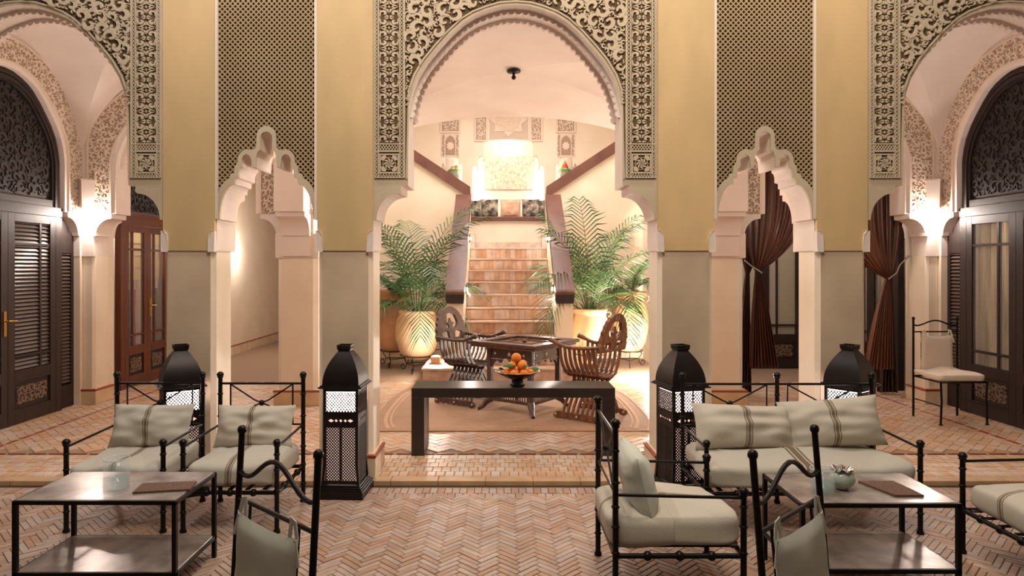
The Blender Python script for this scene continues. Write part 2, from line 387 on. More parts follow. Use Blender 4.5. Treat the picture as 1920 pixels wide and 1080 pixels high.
def archz(u):      # height of the arch outline at |u|
    u = abs(u)
    for i in range(len(ARCH)-1):
        a, b = ARCH[i][0]*PX, ARCH[i+1][0]*PX
        if a <= u <= b: t = (u-a)/(b-a); return zof(205-(ARCH[i][1]*(1-t)+ARCH[i+1][1]*t))
    return -1
ZT = 4.35
TRIM = 0
def arch_bay(T, parent, wl, wr, depth, ztop, carve='full', m_face=m_white, trimmat=m_white, seed=1):
    """arch wall with its opening; carving on the front face"""
    w = M(T); w.poly(arch_poly(wl, wr, ztop), 0, depth); w.build('arch_wall', m_face, parent)
    # scalloped edge ornament along front and back of the intrados
    pts = []
    full_h = full([(x, z) for x, z in HA[:12]])
    d = [0]
    for a, b in zip(full_h, full_h[1:]): d.append(d[-1]+sqrt((a[0]-b[0])**2+(a[1]-b[1])**2))
    def at(sv):
        for i in range(len(d)-1):
            if d[i+1] >= sv: t = (sv-d[i])/(d[i+1]-d[i]); a = full_h[i]; b = full_h[i+1]; tx, tz = b[0]-a[0], b[1]-a[1]; l = sqrt(tx*tx+tz*tz); return a[0]+tx*t, a[1]+tz*t, tx/l, tz/l
        return full_h[-1][0], full_h[-1][1], 0, -1
    N = 44; per = 6
    outer = []; inner = []
    for i in range(N*per+1):
        sv = d[-1]*i/(N*per); x, z, tx, tz = at(min(sv, d[-1]-1e-6)); ph = (i % per)/per
        dep = .014+.022*sin(pi*ph)**.7
        inner.append((x+tz*dep*1, z-tx*dep*1)); outer.append((x-tz*.006, z+tx*.006))
    s_ = M(T)
    for v0, v1 in ((.10, .14), (depth-.05, depth)):
        n = len(outer); vs = []; fs = []
        for k in range(n): vs += [(outer[k][0], v0, outer[k][1]), (inner[k][0], v0, inner[k][1]), (outer[k][0], v1, outer[k][1]), (inner[k][0], v1, inner[k][1])]
        for k in range(n-1): a = 4*k; b = a+4; fs += [(a, a+1, b+1, b), (a+1, a+3, b+3, b+1), (a+2, b+2, b+3, a+3)]
        s_.add(vs, fs)
    s_.build('scalloped_edge', trimmat, parent)
    if carve == 'full':
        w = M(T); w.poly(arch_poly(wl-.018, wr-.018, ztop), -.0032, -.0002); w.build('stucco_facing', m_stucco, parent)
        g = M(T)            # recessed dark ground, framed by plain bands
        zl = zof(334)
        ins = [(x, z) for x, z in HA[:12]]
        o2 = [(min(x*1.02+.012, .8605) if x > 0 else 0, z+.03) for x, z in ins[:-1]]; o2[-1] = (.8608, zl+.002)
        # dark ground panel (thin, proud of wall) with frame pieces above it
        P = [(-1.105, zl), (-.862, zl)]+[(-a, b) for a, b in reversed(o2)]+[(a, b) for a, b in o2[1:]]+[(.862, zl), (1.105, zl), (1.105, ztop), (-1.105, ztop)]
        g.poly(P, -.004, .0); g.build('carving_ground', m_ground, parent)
        fr = M(T)
        v0, v1 = -.016, -.004
        Q = [(-.862, zl)]+[(-a, b) for a, b in reversed(o2)]+[(a, b) for a, b in o2[1:]]+[(.862, zl)]
        Q2 = [(q[0]*(.985), q[1]-.010) for q in Q]
        for k in range(len(Q)-1):
            fr.add([(Q[k][0], v0, Q[k][1]), (Q[k+1][0], v0, Q[k+1][1]), (Q2[k+1][0], v0, Q2[k+1][1]), (Q2[k][0], v0, Q2[k][1])], [(0, 1, 2, 3)])
        for s in (-1, 1):
            for a, b in ((1.105, 1.098), (1.078, 1.070), (.912, .904), (.880, .866)):
                fr.poly(rectp(min(s*a, s*b), max(s*a, s*b), zl, ztop), v0, v1)
            for zz in (zl, zof(284)-.006, zof(270)-.006): fr.poly(rectp(min(s*1.10, s*.87), max(s*1.10, s*.87), zz, zz+.009), v0-.0009, v1)
        fr.build('plain_band', m_stucco, parent)
        br = M(T)
        for s in (-1, 1):
            for a, b in ((1.078, 1.098), (.880, .904)):
                lattice(br, min(s*a, s*b), max(s*a, s*b), zl+.01, ztop, .02, .03, .005, v0, v1)
            lattice(br, min(s*1.07, s*.912), max(s*1.07, s*.912), zof(284), zof(270), .022, .024, .005, v0+.001, v1)
            lattice(br, min(s*1.07, s*.912), max(s*1.07, s*.912), zl+.01, zl+.042, .022, .024, .005, v0+.001, v1)
        br.build('braided_strip', m_stucco, parent)
        st = M(T); hh = .164
        for s in (-1, 1):
            z = zof(268)+hh/2
            while z < ztop:
                star_motif(st, s*.991, z, .152, hh, v0, v1); z += hh
            medallion(st, s*.991, zof(307), .077, v0, v1)
        st.build('star_border', m_stucco, parent)
        sp = M(T)
        def ins_f(x, z):
            if abs(x) > .862 or z > ztop: return False
            a = archz(abs(x)/1.045) if abs(x) < .84*1.045 else -1
            if abs(x) > .835: return z > zof(200)
            return z > a+.052
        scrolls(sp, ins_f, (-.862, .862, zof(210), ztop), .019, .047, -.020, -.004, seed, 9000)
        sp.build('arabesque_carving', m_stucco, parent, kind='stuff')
    elif carve == 'band':
        g = M(T); o1 = [(x*1.06+(.01 if x > 0 else 0), z+.05) for x, z in HA[:13]]; o2 = [(x+.335*(x/.844) if x > 0 else 0, z+.30) for x, z in HA[:13]]
        o1[-1] = (o1[-1][0], zof(348)); o2[-1] = (o2[-1][0], zof(348))
        P = [(-a, b) for a, b in reversed(o2)]+[(a, b) for a, b in o2[1:]]+[(a, b) for a, b in reversed(o1)]+[(-a, b) for a, b in o1[1:]]
        g.poly(P, -.006, 0); g.build('carving_ground', m_wground, parent)
        sp = M(T)
        ok = lambda x, z: inpoly(x, z, P)
        scrolls(sp, ok, (-1.2, 1.2, 2.3, 4.1), .017, .036, -.014, -.006, seed, 7000, 0)
        sp.build('arabesque_carving', m_wstucco, parent, kind='stuff')
        fr = M(T)
        for o in (o1, o2):
            fo = full(o); fr.ribbon(fo, [.012]*len(fo), -.02, 0)
        fr.build('plain_band', m_wstucco, parent)
def inpoly(x, z, P):
    c = False; n = len(P); j = n-1
    for i in range(n):
        if (P[i][1] > z) != (P[j][1] > z) and x < (P[j][0]-P[i][0])*(z-P[i][1])/(P[j][1]-P[i][1])+P[i][0]: c = not c
        j = i
    return c

# ------------------------------------------------------------------ floors
fl = M(); fl.box(-7, 7, -1.5, 5.185, -.06, -.008)
floor = tag(fl.build('floor', m_mortar), 'courtyard floor of herringbone terracotta bricks', 'floor', kind='structure')
gf = M(); gf.box(-6, 6.2, 5.185, 16.2, -.06, .028)
gfloor = tag(gf.build('floor', m_gmortar), 'raised gallery floor of pale terracotta bricks', 'floor', kind='structure')
def vis(x, y, z=0):
    if y < .5: return False
    px = 940+x/y*F; py = 500+(H-z)*F/y
    return -30 < px < 1950 and py < 1100
def herring(x0, x1, y0, y1, w, n, c0, gap, rotang):
    ca, sa = cos(rotang), sin(rotang); out = []; L = max(x1-x0, y1-y0)*1.5; N = int(L/w)+6; cx, cy = c0
    for a in range(-N, N):
        for m in range(-N//(2*n)-2, N//(2*n)+2):
            for typ in (0, 1):
                if typ == 0: bx, by, sx, sy = (a+2*n*m)*w, a*w, n*w, w
                else: bx, by, sx, sy = a*w, (a-2*n+1+2*n*m)*w, w, n*w
                mx, my = bx+sx/2, by+sy/2; X = cx+mx*ca-my*sa; Y = cy+mx*sa+my*ca
                if x0 < X < x1 and y0 < Y < y1: out.append((X, Y, sx-gap, sy-gap, rotang))
    return out
def lay(bricks, parent, ztop, zb, m, seed, nparts=300, name='brick', hide=None):
    rnd = random.Random(seed); bricks = [b for b in bricks if vis(b[0], b[1])]
    bricks.sort(key=lambda b: b[1])
    meshes = {}
    rest = M()
    for i, (X, Y, sx, sy, a) in enumerate(bricks):
        dz = rnd.uniform(-.0012, .0012); tx = rnd.uniform(-.008, .008); ty = rnd.uniform(-.008, .008)
        if i < nparts:
            k = (round(sx, 3), round(sy, 3))
            if k not in meshes:
                b = M(); c = .003; h = (ztop-zb)
                b.add([(-sx/2, -sy/2, -h), (sx/2, -sy/2, -h), (sx/2, sy/2, -h), (-sx/2, sy/2, -h), (-sx/2, -sy/2, -c), (sx/2, -sy/2, -c), (sx/2, sy/2, -c), (-sx/2, sy/2, -c),
                       (-sx/2+c, -sy/2+c, 0), (sx/2-c, -sy/2+c, 0), (sx/2-c, sy/2-c, 0), (-sx/2+c, sy/2-c, 0)],
                      [(8, 9, 10, 11), (0, 1, 5, 4), (1, 2, 6, 5), (2, 3, 7, 6), (3, 0, 4, 7), (4, 5, 9, 8), (5, 6, 10, 9), (6, 7, 11, 10), (7, 4, 8, 11)])
                meshes[k] = b.mesh(name, m)
            o = bpy.data.objects.new(name, meshes[k]); COL.objects.link(o); o.parent = parent
            o.location = (X, Y, ztop+dz); o.rotation_euler = (tx, ty, a)
        else:
            rest.T = Matrix.Translation((X, Y, ztop+dz)) @ Matrix.Rotation(a, 4, 'Z') @ Matrix.Rotation(tx, 4, 'X') @ Matrix.Rotation(ty, 4, 'Y')
            rest.box(-sx/2, sx/2, -sy/2, sy/2, zb-ztop, 0, False)
    if len(bricks) > nparts: rest.build(name, m, parent, kind='stuff')
hb = herring(-4.6, 4.8, 2.9, 4.96, .040, 4, (0.11, 4.0), .004, R(45))
for r in range(2):
    n = 170; 
    for i in range(n): hb.append((-4.6+i*.056+(r*.028), 5.145-.082-r*.125+.0, .050, .118, 0))
lay(hb, floor, 0, -.03, m_brick, 3)
# step edging, border rows and gallery bricks
ed = M()
for i in range(30):
    ed.box(-5.3+i*.37, -5.3+i*.37+.364, 5.178, 5.30, -.005, .036)
ed.build('step_edging', mat('edging_stone', (196, 160, 122), .45, c2=(176, 140, 104), nscale=6), gfloor, bevel=.004)
gb = []
for r in range(5):
    for i in range(150):
        if (r+i//4) % 2 == 0 or r in (0, 4): gb.append((-5.3+i*.074+(r % 2)*.037, 5.365+r*.118, .068, .112, 0))
        else: gb += [(-5.3+i*.074+(r % 2)*.037, 5.365+r*.118-.029, .068, .053, 0), (-5.3+i*.074+(r % 2)*.037, 5.365+r*.118+.029, .068, .053, 0)]
gb += herring(-5.3, 5.5, 6.02, 9.6, .08, 2, (.11, 7), .005, R(45))
lay(gb, gfloor, .035, .02, m_gbrick, 5)
rl = M()
for i in range(60): rl.box(-5.3+i*.182, -5.3+i*.182+.15, 5.93, 5.948, .03, .0365)
rl.build('red_border_tile', m_red, gfloor, kind='stuff')
rl = M()
for s in (-1, 1):
    for i in range(22): rl.box(AX+s*4.75-.02, AX+s*4.75+.02, 5.3+i*.19, 5.3+i*.19+.15, .03, .0368)
rl.build('red_border_tile', m_red, gfloor, kind='stuff')

# ------------------------------------------------------------------ arcade wall facing the courtyard
front = thing('wall_front', 'courtyard arcade wall with carved stucco arches and lattice panels', 'wall', (0, 0, 0), kind='structure')
for k, c in enumerate((AX-3.89, AX, AX+3.89)):
    T = frame((c, 5.25, 0), (1, 0, 0), (0, 1, 0))
    arch_bay(T, front, 1.137, 1.137, .35, ZT, 'full', m_white, m_white, seed=11+k)
# small arches with lattice panels
for c in (AX-1.96, AX+1.965):
    T = frame((c, 5.25, 0), (1, 0, 0), (0, 1, 0)); hw = .41
    w = M(T); w.poly(arch_poly(hw, hw, ZT, hp=HS), .02, .35); w.build('arch_wall', m_white, front)
    hs = [(x, z) for x, z in HS if z > zof(412)]
    rim = offset(hs, .035); rim = [(max(0, x), z) for x, z in rim]; rim[0] = (0, hs[0][1]+.035)
    # simplified outer outline for the rim
    fr = M(T); fi = full(hs)
    n = len(fi)
    ro = [(0, 236), (8, 238), (14, 243), (18, 251), (19, 276), (24, 281), (30, 282), (37, 280), (45, 283), (52, 291), (54, 306), (59, 312), (60, 324), (67, 326), (68, 333), (78, 340), (87, 352), (93, 372), (95, 395), (95, 411)]
    fo = full([(a*PX, zof(b)) for a, b in ro])
    fr.poly(fi+list(reversed(fo)), -.006, .02); fr.build('arch_rim', m_stucco, front)
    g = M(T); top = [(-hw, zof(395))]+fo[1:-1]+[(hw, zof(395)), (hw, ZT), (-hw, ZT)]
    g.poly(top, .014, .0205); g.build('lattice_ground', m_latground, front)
    lt = M(T); ok = lambda x, z, fo=fo: not inpoly(x, z, fo+[(.4, 1.9), (-.4, 1.9)])
    lattice(lt, -hw+.02, hw-.02, zof(400), ZT, .0405, .0430, .0095, .002, .014, ok)
    lt.build('plaster_lattice', m_lattice, front, kind='stuff')
    e = M(T)
    for s in (-1, 1): e.poly(rectp(min(s*.38, s*.402), max(s*.38, s*.402), zof(411), ZT), -.012, .02)
    e.build('plain_band', m_wstucco, front)
# piers
PIERS = [(AX-2.769, AX-2.364), (AX-1.556, AX-1.121), (AX+1.121, AX+1.561), (AX+2.369, AX+2.769)]
def pier_base(parent, x0, x1, y0, y1, z0=.035, d=.035):
    b = M(); b.box(x0-d, x1+d, y0-d, y1+d, z0, z0+.165); b.build('plinth', m_plinth, parent, bevel=.006)
    r = M(); r.box(x0-d-.004, x1+d+.004, y0-d-.004, y1+d+.004, z0+.165, z0+.183); r.build('red_tile_row', m_red, parent)
    b = M(); b.box(x0-d*.6, x1+d*.6, y0-d*.6, y1+d*.6, z0+.183, z0+.192); b.build('plinth_cap', m_plinth, parent)
def octp(x0, x1, y0, y1, c): return [(x0+c, y0), (x1-c, y0), (x1, y0+c), (x1, y1-c), (x1-c, y1), (x0+c, y1), (x0, y1-c), (x0, y0+c)]
def column(mb, P, z0, z1):
    n = len(P); mb.add([(x, y, z0) for x, y in P]+[(x, y, z1) for x, y in P], [tuple(range(n, 2*n))]+[(i, (i+1) % n, (i+1) % n+n, i+n) for i in range(n)])
for x0, x1 in PIERS:
    u = M(); u.box(x0, x1, 5.236, 5.60, 1.826, ZT); u.build('pier', m_yellow, front)
    s = M(); s.box(x0+.035, x1-.035, 5.246, 5.27, .2, 1.826); s.build('dado_panel', m_grey, front)
    s = M(); column(s, octp(x0+.004, x1-.004, 5.25, 5.60, .035), .2, 1.83); s.build('pier_shaft', m_cream, front)
    c = M()
    for sx, xx in ((1, x0), (-1, x1)):
        T = frame((xx, 5.25, 0), (sx, 0, 0), (0, 1, 0)); c.T = T
        c.poly([(-.004, 1.82), (.042, 1.82), (.042, 1.92), (.036, 1.955), (.018, 1.975), (-.004, 1.98)], -.03, .02)
    c.build('capital', m_white, front, bevel=.005)
    pier_base(front, x0+.01, x1-.01, 5.26, 5.60)

# ------------------------------------------------------------------ gallery: side walls, transverse and lengthwise arches
XL, XR = -5.07, 5.29
wl = M(); wl.box(XL-.85, XL-.7, -1.5, 16.2, 0, 5); wleft = tag(wl.build('wall_left', m_white), 'left gallery wall with arched doorways', 'wall', kind='structure')
wr = M(); wr.box(XR+.7, XR+.85, -1.5, 16.2, 0, 5); wright = tag(wr.build('wall_right', m_white), 'right gallery wall with arched doorways', 'wall', kind='structure')
for side, X, par in ((-1, XL, wleft), (1, XR, wright)):
    T = frame((X, 6.9, 0), (0, 1, 0), (side, 0, 0))
    arch_bay(T, par, 2.3, 1.20, .2, 4.2, 'band', seed=31+side)
    T = frame((X, 9.62, 0), (0, 1, 0), (side, 0, 0))
    w = M(T); w.poly(arch_poly(1.53, 3.7, 4.2, sx=.8), 0, .2); w.build('arch_wall', m_white, par)
    # pilaster and piers between the doors
    a, b = sorted((X, X+side*.2))
    for y0, y1 in ((8.02, 8.726), (10.514, 10.6), (4.6, 5.783)):
        s = M(); s.box(a, b, y0, y1, .03, 1.83); s.build('pier_shaft', m_cream, par)
    px0, px1 = sorted((X+side*.02, X-side*.145))
    s = M(); column(s, octp(px0, px1, 8.07, 8.38, .03), .2, 1.83); s.build('pilaster', m_cream, par)
    pier_base(par, px0, px1, 8.07, 8.38)
    bb = M(); bb.box(X-.02 if side < 0 else X-.02, X+.02, 10.6, 16, .03, .2); 
    bb.build('skirting', m_plinth, par)
    bb = M(); bb.box(X-.024, X+.024, 10.6, 16, .2, .216); bb.build('red_tile_row', m_red, par)
    s = M(); s.box(a-.004, b+.004, 10.54, 16.2, .03, 4.2); s.build('wall_panel', m_cream, par)
# transverse arches at y 8.05 (left and right bays)
for side, nm in ((-1, 'left'), (1, 'right')):
    tr = thing('wall_cross_'+nm, nm+' cross wall of the gallery with a carved lobed arch', 'wall', kind='structure')
    cx = AX+side*3.92
    T = frame((cx, 8.05, 0), (1, 0, 0), (0, 1, 0))
    arch_bay(T, tr, 1.117+(.17 if side < 0 else .12), 1.117+(.12 if side < 0 else .17), .32, 4.2, 'band', seed=51+side)
    # lengthwise arch between the outer front pier and the far pier
    X = AX+side*2.56
    T = frame((X+side*.17, 6.83, 0), (0, 1, 0), (-side, 0, 0))
    arch_bay(T, tr, 1.23, 1.23, .34, 4.2, 'band', seed=61+side)
    s = M(); column(s, octp(X-.24, X+.24, 8.0, 8.45, .05), .2, 1.80); s.build('pier_shaft', m_cream, tr)
    pier_base(tr, X-.24, X+.24, 8.0, 8.45)
    c = M(); c.box(X-.26, X+.26, 7.98, 8.47, 1.80, 2.10); c.box(X-.20, X+.20, 7.99, 8.40, 2.1, 2.34); c.box(X-.24, X+.24, 7.97, 8.42, 2.34, 2.39); c.box(X-.19, X+.19, 7.95, 8.42, 2.39, 3.2); c.build('capital', m_white, tr, bevel=.012)
    # corbels stepping out from far pier and pilaster
    # hall side walls behind the far piers
    s = M(); s.box(X-.1, X+.1, 8.45, 14.3, .03, 5.3); s.build('wall_panel', m_cream, tr)
# vaults
def vault(x0, x1, y0, y1, zs, zc, rise=.1, e=2.0, n=40):
    def f(a, b):
        u = 2*a-1; v = 2*b-1; zc_ = zc+(.16*(1-b) if x0 > -3 and x1 < 3.2 else 0); pu = (1-abs(u)**e)**(1/e); pv = (1-abs(v)**e)**(1/e)
        return (x0+(x1-x0)*a, y0+(y1-y0)*b, zs+(zc_-zs)*max(pu, pv)+rise*(1-u*u)*(1-v*v))
    return f
cl = thing('ceiling', 'white groin vaults over the gallery bays', 'ceiling', kind='structure')
for x0, x1, y0, y1, zs, zc in ((XL-.05, AX-2.5, 5.55, 8.1, 2.62, 4.12), (AX+2.5, XR+.05, 5.55, 8.1, 2.62, 4.12), (AX-2.62, AX+2.62, 5.55, 8.5, 2.45, 3.64)):
    v = M(); vf = vault(x0, x1, y0, y1, zs, zc, .05); NV = 56
    cp = lambda a: .5-.5*cos(pi*a)
    v.add([vf(cp(i/NV), cp(j/NV)) for j in range(NV+1) for i in range(NV+1)],
          [t for j in range(NV) for i in range(NV) for q in [j*(NV+1)+i] for t in (((q, q+1, q+NV+2), (q, q+NV+2, q+NV+1)) if (i < NV/2) == (j < NV/2) else ((q, q+1, q+NV+1), (q+1, q+NV+2, q+NV+1)))]); v.build('vault', m_white, cl)
v = M(); v.box(XL-.8, AX-2.5, 8.3, 16.2, 3.5, 3.6); v.box(AX+2.5, XR+.8, 8.3, 16.2, 3.5, 3.6); v.box(AX-2.6, AX+2.6, 8.5, 14.4, 5.3, 5.4); v.build('flat_ceiling', m_white, cl)
lu = M(); P = [(-2.6, 5.3), (2.6, 5.3)]+[(2.62*u, 2.45+1.19*(1-abs(u)**2)**.5) for u in [1-i/20 for i in range(41)]]
lu.T = frame((AX, 8.5, 0), (1, 0, 0), (0, 1, 0)); lu.poly(P, 0, .12); lu.build('lunette', m_white, cl)
# lunette wall behind the front arches is the arch wall itself; roof over gallery
v = M(); v.box(-6, 6.2, 5.58, 8.6, 4.4, 4.5); v.build('roof_slab', m_white, cl)
# ceiling boss
b = thing('ceiling_lamp', 'small dark bronze ceiling boss with a drop finial at the vault crown', 'lamp', (AX+.02, 7.0, 3.79))
q = M(); q.lathe([(.001, -.01), (.03, -.015), (.045, -.03), (.075, -.035), (.07, -.05), (.02, -.06), (.001, -.06)]); q.build('rose', m_iron2, b)
q = M(); q.lathe([(.001, -.055), (.015, -.06), (.012, -.08), (.026, -.1), (.02, -.118), (.001, -.13)], n=12); q.build('finial', m_iron2, b)

# ------------------------------------------------------------------ hall behind: stairs
st = thing('staircase', 'wide tiled staircase with brown rails rising through the central arch', 'staircase', (AX+.015, 9.3, .035))
NR = 10; HWS = .675
def zstep(k): return .281-.035+.195*k
pf = M(); pf.box(-1.22, 1.22, 0, 1.0, 0, zstep(0)-.03); pf.build('platform', m_tile, st)
pf = M(); pf.box(-1.24, 1.24, -.02, 1.0, zstep(0)-.03, zstep(0)); pf.build('platform_top', m_tile, st, bevel=.004)
for k in range(1, NR):
    y = .285*k; z = zstep(k)
    s = M(); s.box(-HWS, HWS, y+.012, y+.40, z-.25, z-.012); stp = s.build('step', m_tile, st)
    t = M(); rnd = random.Random(k); x = -HWS+.004
    while x < HWS-.02:
        w = rnd.choice((.075, .09, .105)); w = min(w, HWS-.004-x); t.box(x, x+w-.004, y+.002, y+.012, z-.185, z-.028); x += w
    t.build('riser_tile', m_tile, stp, kind='stuff')
    t = M(); x = -HWS+.004
    while x < HWS-.02:
        w = .105; w = min(w, HWS-.004-x); t.box(x, x+w-.004, y+.03, y+.28, z-.012, z-.001); x += w
    t.build('tread_tile', m_tile, stp, kind='stuff')
    s = M(); s.box(-HWS, HWS, y-.015, y+.035, z-.024, z+.002); s.build('nosing', m_nose, stp, bevel=.005)
s = M(); s.box(-HWS, HWS, 2.85, 4.0, 1.9, 2.11); s.build('landing', m_tile, st)
YB = 2.83
for sx in (-1, 1):
    a, b = sorted((sx*.68, sx*.92)); q = M(frame((0, 0, 0), (0, 1, 0), (1, 0, 0)))
    q.poly([(.42, 0), (2.85, 0), (2.85, 2.85), (2.62, 2.82), (.42, 1.19)], a, b); q.build('parapet', m_cream, st)
    q = M(frame((0, 0, 0), (0, 1, 0), (1, 0, 0))); a2, b2 = sorted((sx*.665, sx*.935))
    q.poly([(.37, 1.17), (2.62, 2.82), (2.62, 2.96), (.40, 1.33), (.37, 1.30)], a2, b2); q.build('handrail', m_rail, st, bevel=.01)
    q = M(); q.box(a2+.01, b2-.01, .35, .52, 1.13, 1.26); q.build('rail_end_block', m_wood, st)
    # upper flight along the back
    q = M(frame((0, YB, 0), (1, 0, 0), (0, 1, 0)))
    pts = [(sx*.72, 0), (sx*2.45, 0), (sx*2.45, 4.15), (sx*.72, 3.02)]
    q.poly(pts, 0, .14); q.build('side_wall', m_cream, st)
    q = M(frame((0, YB, 0), (1, 0, 0), (0, 1, 0)))
    q.poly([(sx*.70, 2.92), (sx*2.45, 4.06), (sx*2.45, 4.26), (sx*.70, 3.11)], -.05, .19); q.build('handrail', m_rail, st, bevel=.01)
    for k in range(7):
        q = M(); a, b = sorted((sx*(.9+.26*k), sx*(.9+.26*(k+1)))); q.box(a, b, YB+.2, YB+1.0, 2.0, 2.2+.17*(k+1)); q.build('step', m_tile, st)
    # foot tiles at landing
    q = M(); a, b = sorted((sx*.60, sx*.70)); q.box(a, b, 2.60, 2.86, 2.0, 2.26); q.build('corner_tile', m_tile, st)
pn = M(); pn.box(-.74, .74, 3.80, 3.9, 2.0, 2.58); pn.build('landing_wall', m_cream, st)
pn = M(); pn.box(-.76, .76, 3.74, 4.75, 2.56, 2.645); pn.build('ledge', m_rail, st, bevel=.008)
# skirting along hall back walls
for sx in (-1, 1):
    a, b = sorted((sx*.95, sx*2.45)); q = M(); q.box(a, b, YB-.02, YB, 0, .15); q.build('skirting', m_plinth, st)
    q = M(); q.box(a, b, YB-.024, YB, .15, .17); q.build('red_tile_row', m_red, st)
# stair lights
for sx, z, y in ((-1, 2.18, 11.32), (1, 2.18, 11.32), (-1, 1.36, 10.12), (1, 1.36, 10.12)):
    nm = ('left' if sx < 0 else 'right'); up = 'upper' if z > 2 else 'lower'
    t = thing('stair_light', f'{up} glowing stair light on the {nm} parapet', 'light', (AX+.015+sx*.66, y, z))
    q = M(); q.box(-.008, .008, -.05, .05, -.07, .07); q.build('frame', m_iron2, t)
    q = M(); q.ball((0, 0, 0), .03, 10); q.build('bulb', m_glow, t)
    lamp('stair_lamp', 'POINT', (AX+.015+sx*.60, y-.02, z), 9, WARM, .03)

# back wall with niches
YW = 13.7; PB = YW/F
def bx(px): return (px-940)*PB
def bz(py): return H+(500-py)*PB
bw = thing('wall_back', 'far hall wall with lit niches and carved plaster panels', 'wall', kind='structure')
T = frame((0, YW, 0), (1, 0, 0), (0, 1, 0))
NC = [(68, 410), (68, 316), (66, 311), (63, 309), (60, 311), (59, 318), (57, 318), (57, 300), (55, 294), (52, 292), (49, 294), (48, 300), (46, 300), (46, 268), (43, 261)]
niche = [(bx(953-a), bz(b)) for a, b in NC]+[(bx(953+a), bz(b)) for a, b in reversed(NC)]
def sidehole(c): return [(bx(c+a), bz(b)) for a, b in ((-20, 346), (-20, 312), (-16, 306), (-13, 312), (-13, 296), (13, 296), (13, 312), (16, 306), (20, 312), (20, 346))]
w = M(T); w.poly(rectp(-2.6, 2.9, 0, 5.3), 0, .12, [niche, sidehole(847), sidehole(1062)]); w.build('wall_panel', m_cream, bw)
w = M(); w.box(-2.6, 2.9, YW+.62, YW+.7, 0, 5.3); w.build('niche_back', m_white, bw)
for c in (847, 1062):
    w = M(); w.box(bx(c-24), bx(c+24), YW+.1, YW+.6, bz(346)-.04, bz(346)); w.build('niche_shelf', m_white, bw)
def panel(c0, c1, y0, y1, seed, rr=(.016, .034)):
    g = M(T); g.poly(rectp(bx(c0), bx(c1), bz(y1), bz(y0)), -.01, 0); g.build('carving_ground', m_wground, bw)
    s = M(T); scrolls(s, lambda x, z: bx(c0)+.01 < x < bx(c1)-.01 and bz(y1)+.01 < z < bz(y0)-.01, (bx(c0), bx(c1), bz(y1), bz(y0)), rr[0], rr[1], -.02, -.01, seed, 2500, 0)
    s.build('arabesque_carving', m_wstucco, bw, kind='stuff')
    f = M(T); f.poly(rectp(bx(c0)-.04, bx(c1)+.04, bz(y1)-.04, bz(y0)+.04), -.025, 0, [rectp(bx(c0), bx(c1), bz(y1), bz(y0))]); f.build('plain_band', m_wstucco, bw)
panel(893, 911, 150, 262, 71); panel(997, 1014, 150, 262, 72)
panel(829, 860, 190, 246, 73); panel(1046, 1076, 190, 246, 74)
for c in (844.5, 1061):       # arched star niches below the square panels
    g = M(T); g.poly(rectp(bx(c-17), bx(c+17), bz(294), bz(250)), -.012, 0); g.build('plain_band', m_wstucco, bw)
    P = [(bx(c-9), bz(291)), (bx(c+9), bz(291)), (bx(c+9), bz(264)), (bx(c+6), bz(258)), (bx(c), bz(254)), (bx(c-6), bz(258)), (bx(c-9), bz(264))]
    g = M(T); g.poly(P, -.018, -.01); g.build('carving_ground', m_wground, bw)
    g = M(T); g.poly([(bx(c)+.085*(1 if k % 2 else .72)*cos(k*pi/8), bz(274)+.085*(1 if k % 2 else .72)*sin(k*pi/8)*1.1) for k in range(16)], -.026, -.01)
    g.build('plaster_star', m_wstucco, bw)
    g = M(T); scrolls(g, lambda x, z, c=c: abs(x-bx(c)) > .115 and abs(x-bx(c)) < .17 and bz(292) < z < bz(252), (bx(c-17), bx(c+17), bz(294), bz(250)), .012, .02, -.02, -.01, 5, 600, 0); g.build('arabesque_carving', m_wground, bw, kind='stuff')
g = M(T); g.poly(rectp(bx(918), bx(990), bz(261), bz(150)), -.008, 0); g.build('carving_ground', m_wground, bw)
g = M(T); lattice(g, bx(918), bx(990), bz(261), bz(150), .03, .03, .009, -.016, -.008); g.build('plaster_lattice', m_wstucco, bw, kind='stuff')
g = M(T); SC = (bx(953), bz(224)); g.poly([(SC[0]+(.40 if k % 2 == 0 else .29)*cos(k*pi/8+pi/2), SC[1]+(.36 if k % 2 == 0 else .27)*sin(k*pi/8+pi/2)) for k in range(16)], -.03, -.01); g.build('plaster_star', m_wstucco, bw)
g = M(T); scrolls(g, lambda x, z: (x-SC[0])**2+(z-SC[1])**2 < .26**2, (SC[0]-.3, SC[0]+.3, SC[1]-.3, SC[1]+.3), .02, .036, -.04, -.03, 9, 900, 0); g.build('arabesque_carving', m_wstucco, bw, kind='stuff')
# cove lights hidden behind the niche lips
for nm, x0, x1, z0, z1, pw in (('left', bx(953-84), bx(953-72), bz(400), bz(300), 1), ('right', bx(953+72), bx(953+84), bz(400), bz(300), 1), ('top', bx(915), bx(990), bz(254), bz(247), 1)):
    t = thing('cove_light', f'glowing cove strip along the {nm} of the painting niche', 'light', ((x0+x1)/2, YW+.2, (z0+z1)/2))
    q = M(); q.box(-(x1-x0)/2, (x1-x0)/2, -.03, .03, -(z1-z0)/2, (z1-z0)/2); q.build('strip', m_glow3, t)
lamp('niche_lamp', 'POINT', (bx(953), YW+.25, bz(272)), 3, PINK, .1)
for c in (847, 1062): lamp('niche_lamp', 'POINT', (bx(c), YW+.3, bz(300)), 1.2, PINK, .05)
# painting
t = thing('painting', 'faded pale painting of a crowd hung in the bright niche above the cushions', 'painting', (bx(955.5), YW+.6, bz(317)))
q = M(); q.box(bx(908)-bx(955.5), bx(1003)-bx(955.5), -.03, .0, bz(349)-bz(317), bz(285)-bz(317)); q.build('canvas', m_paint, t)
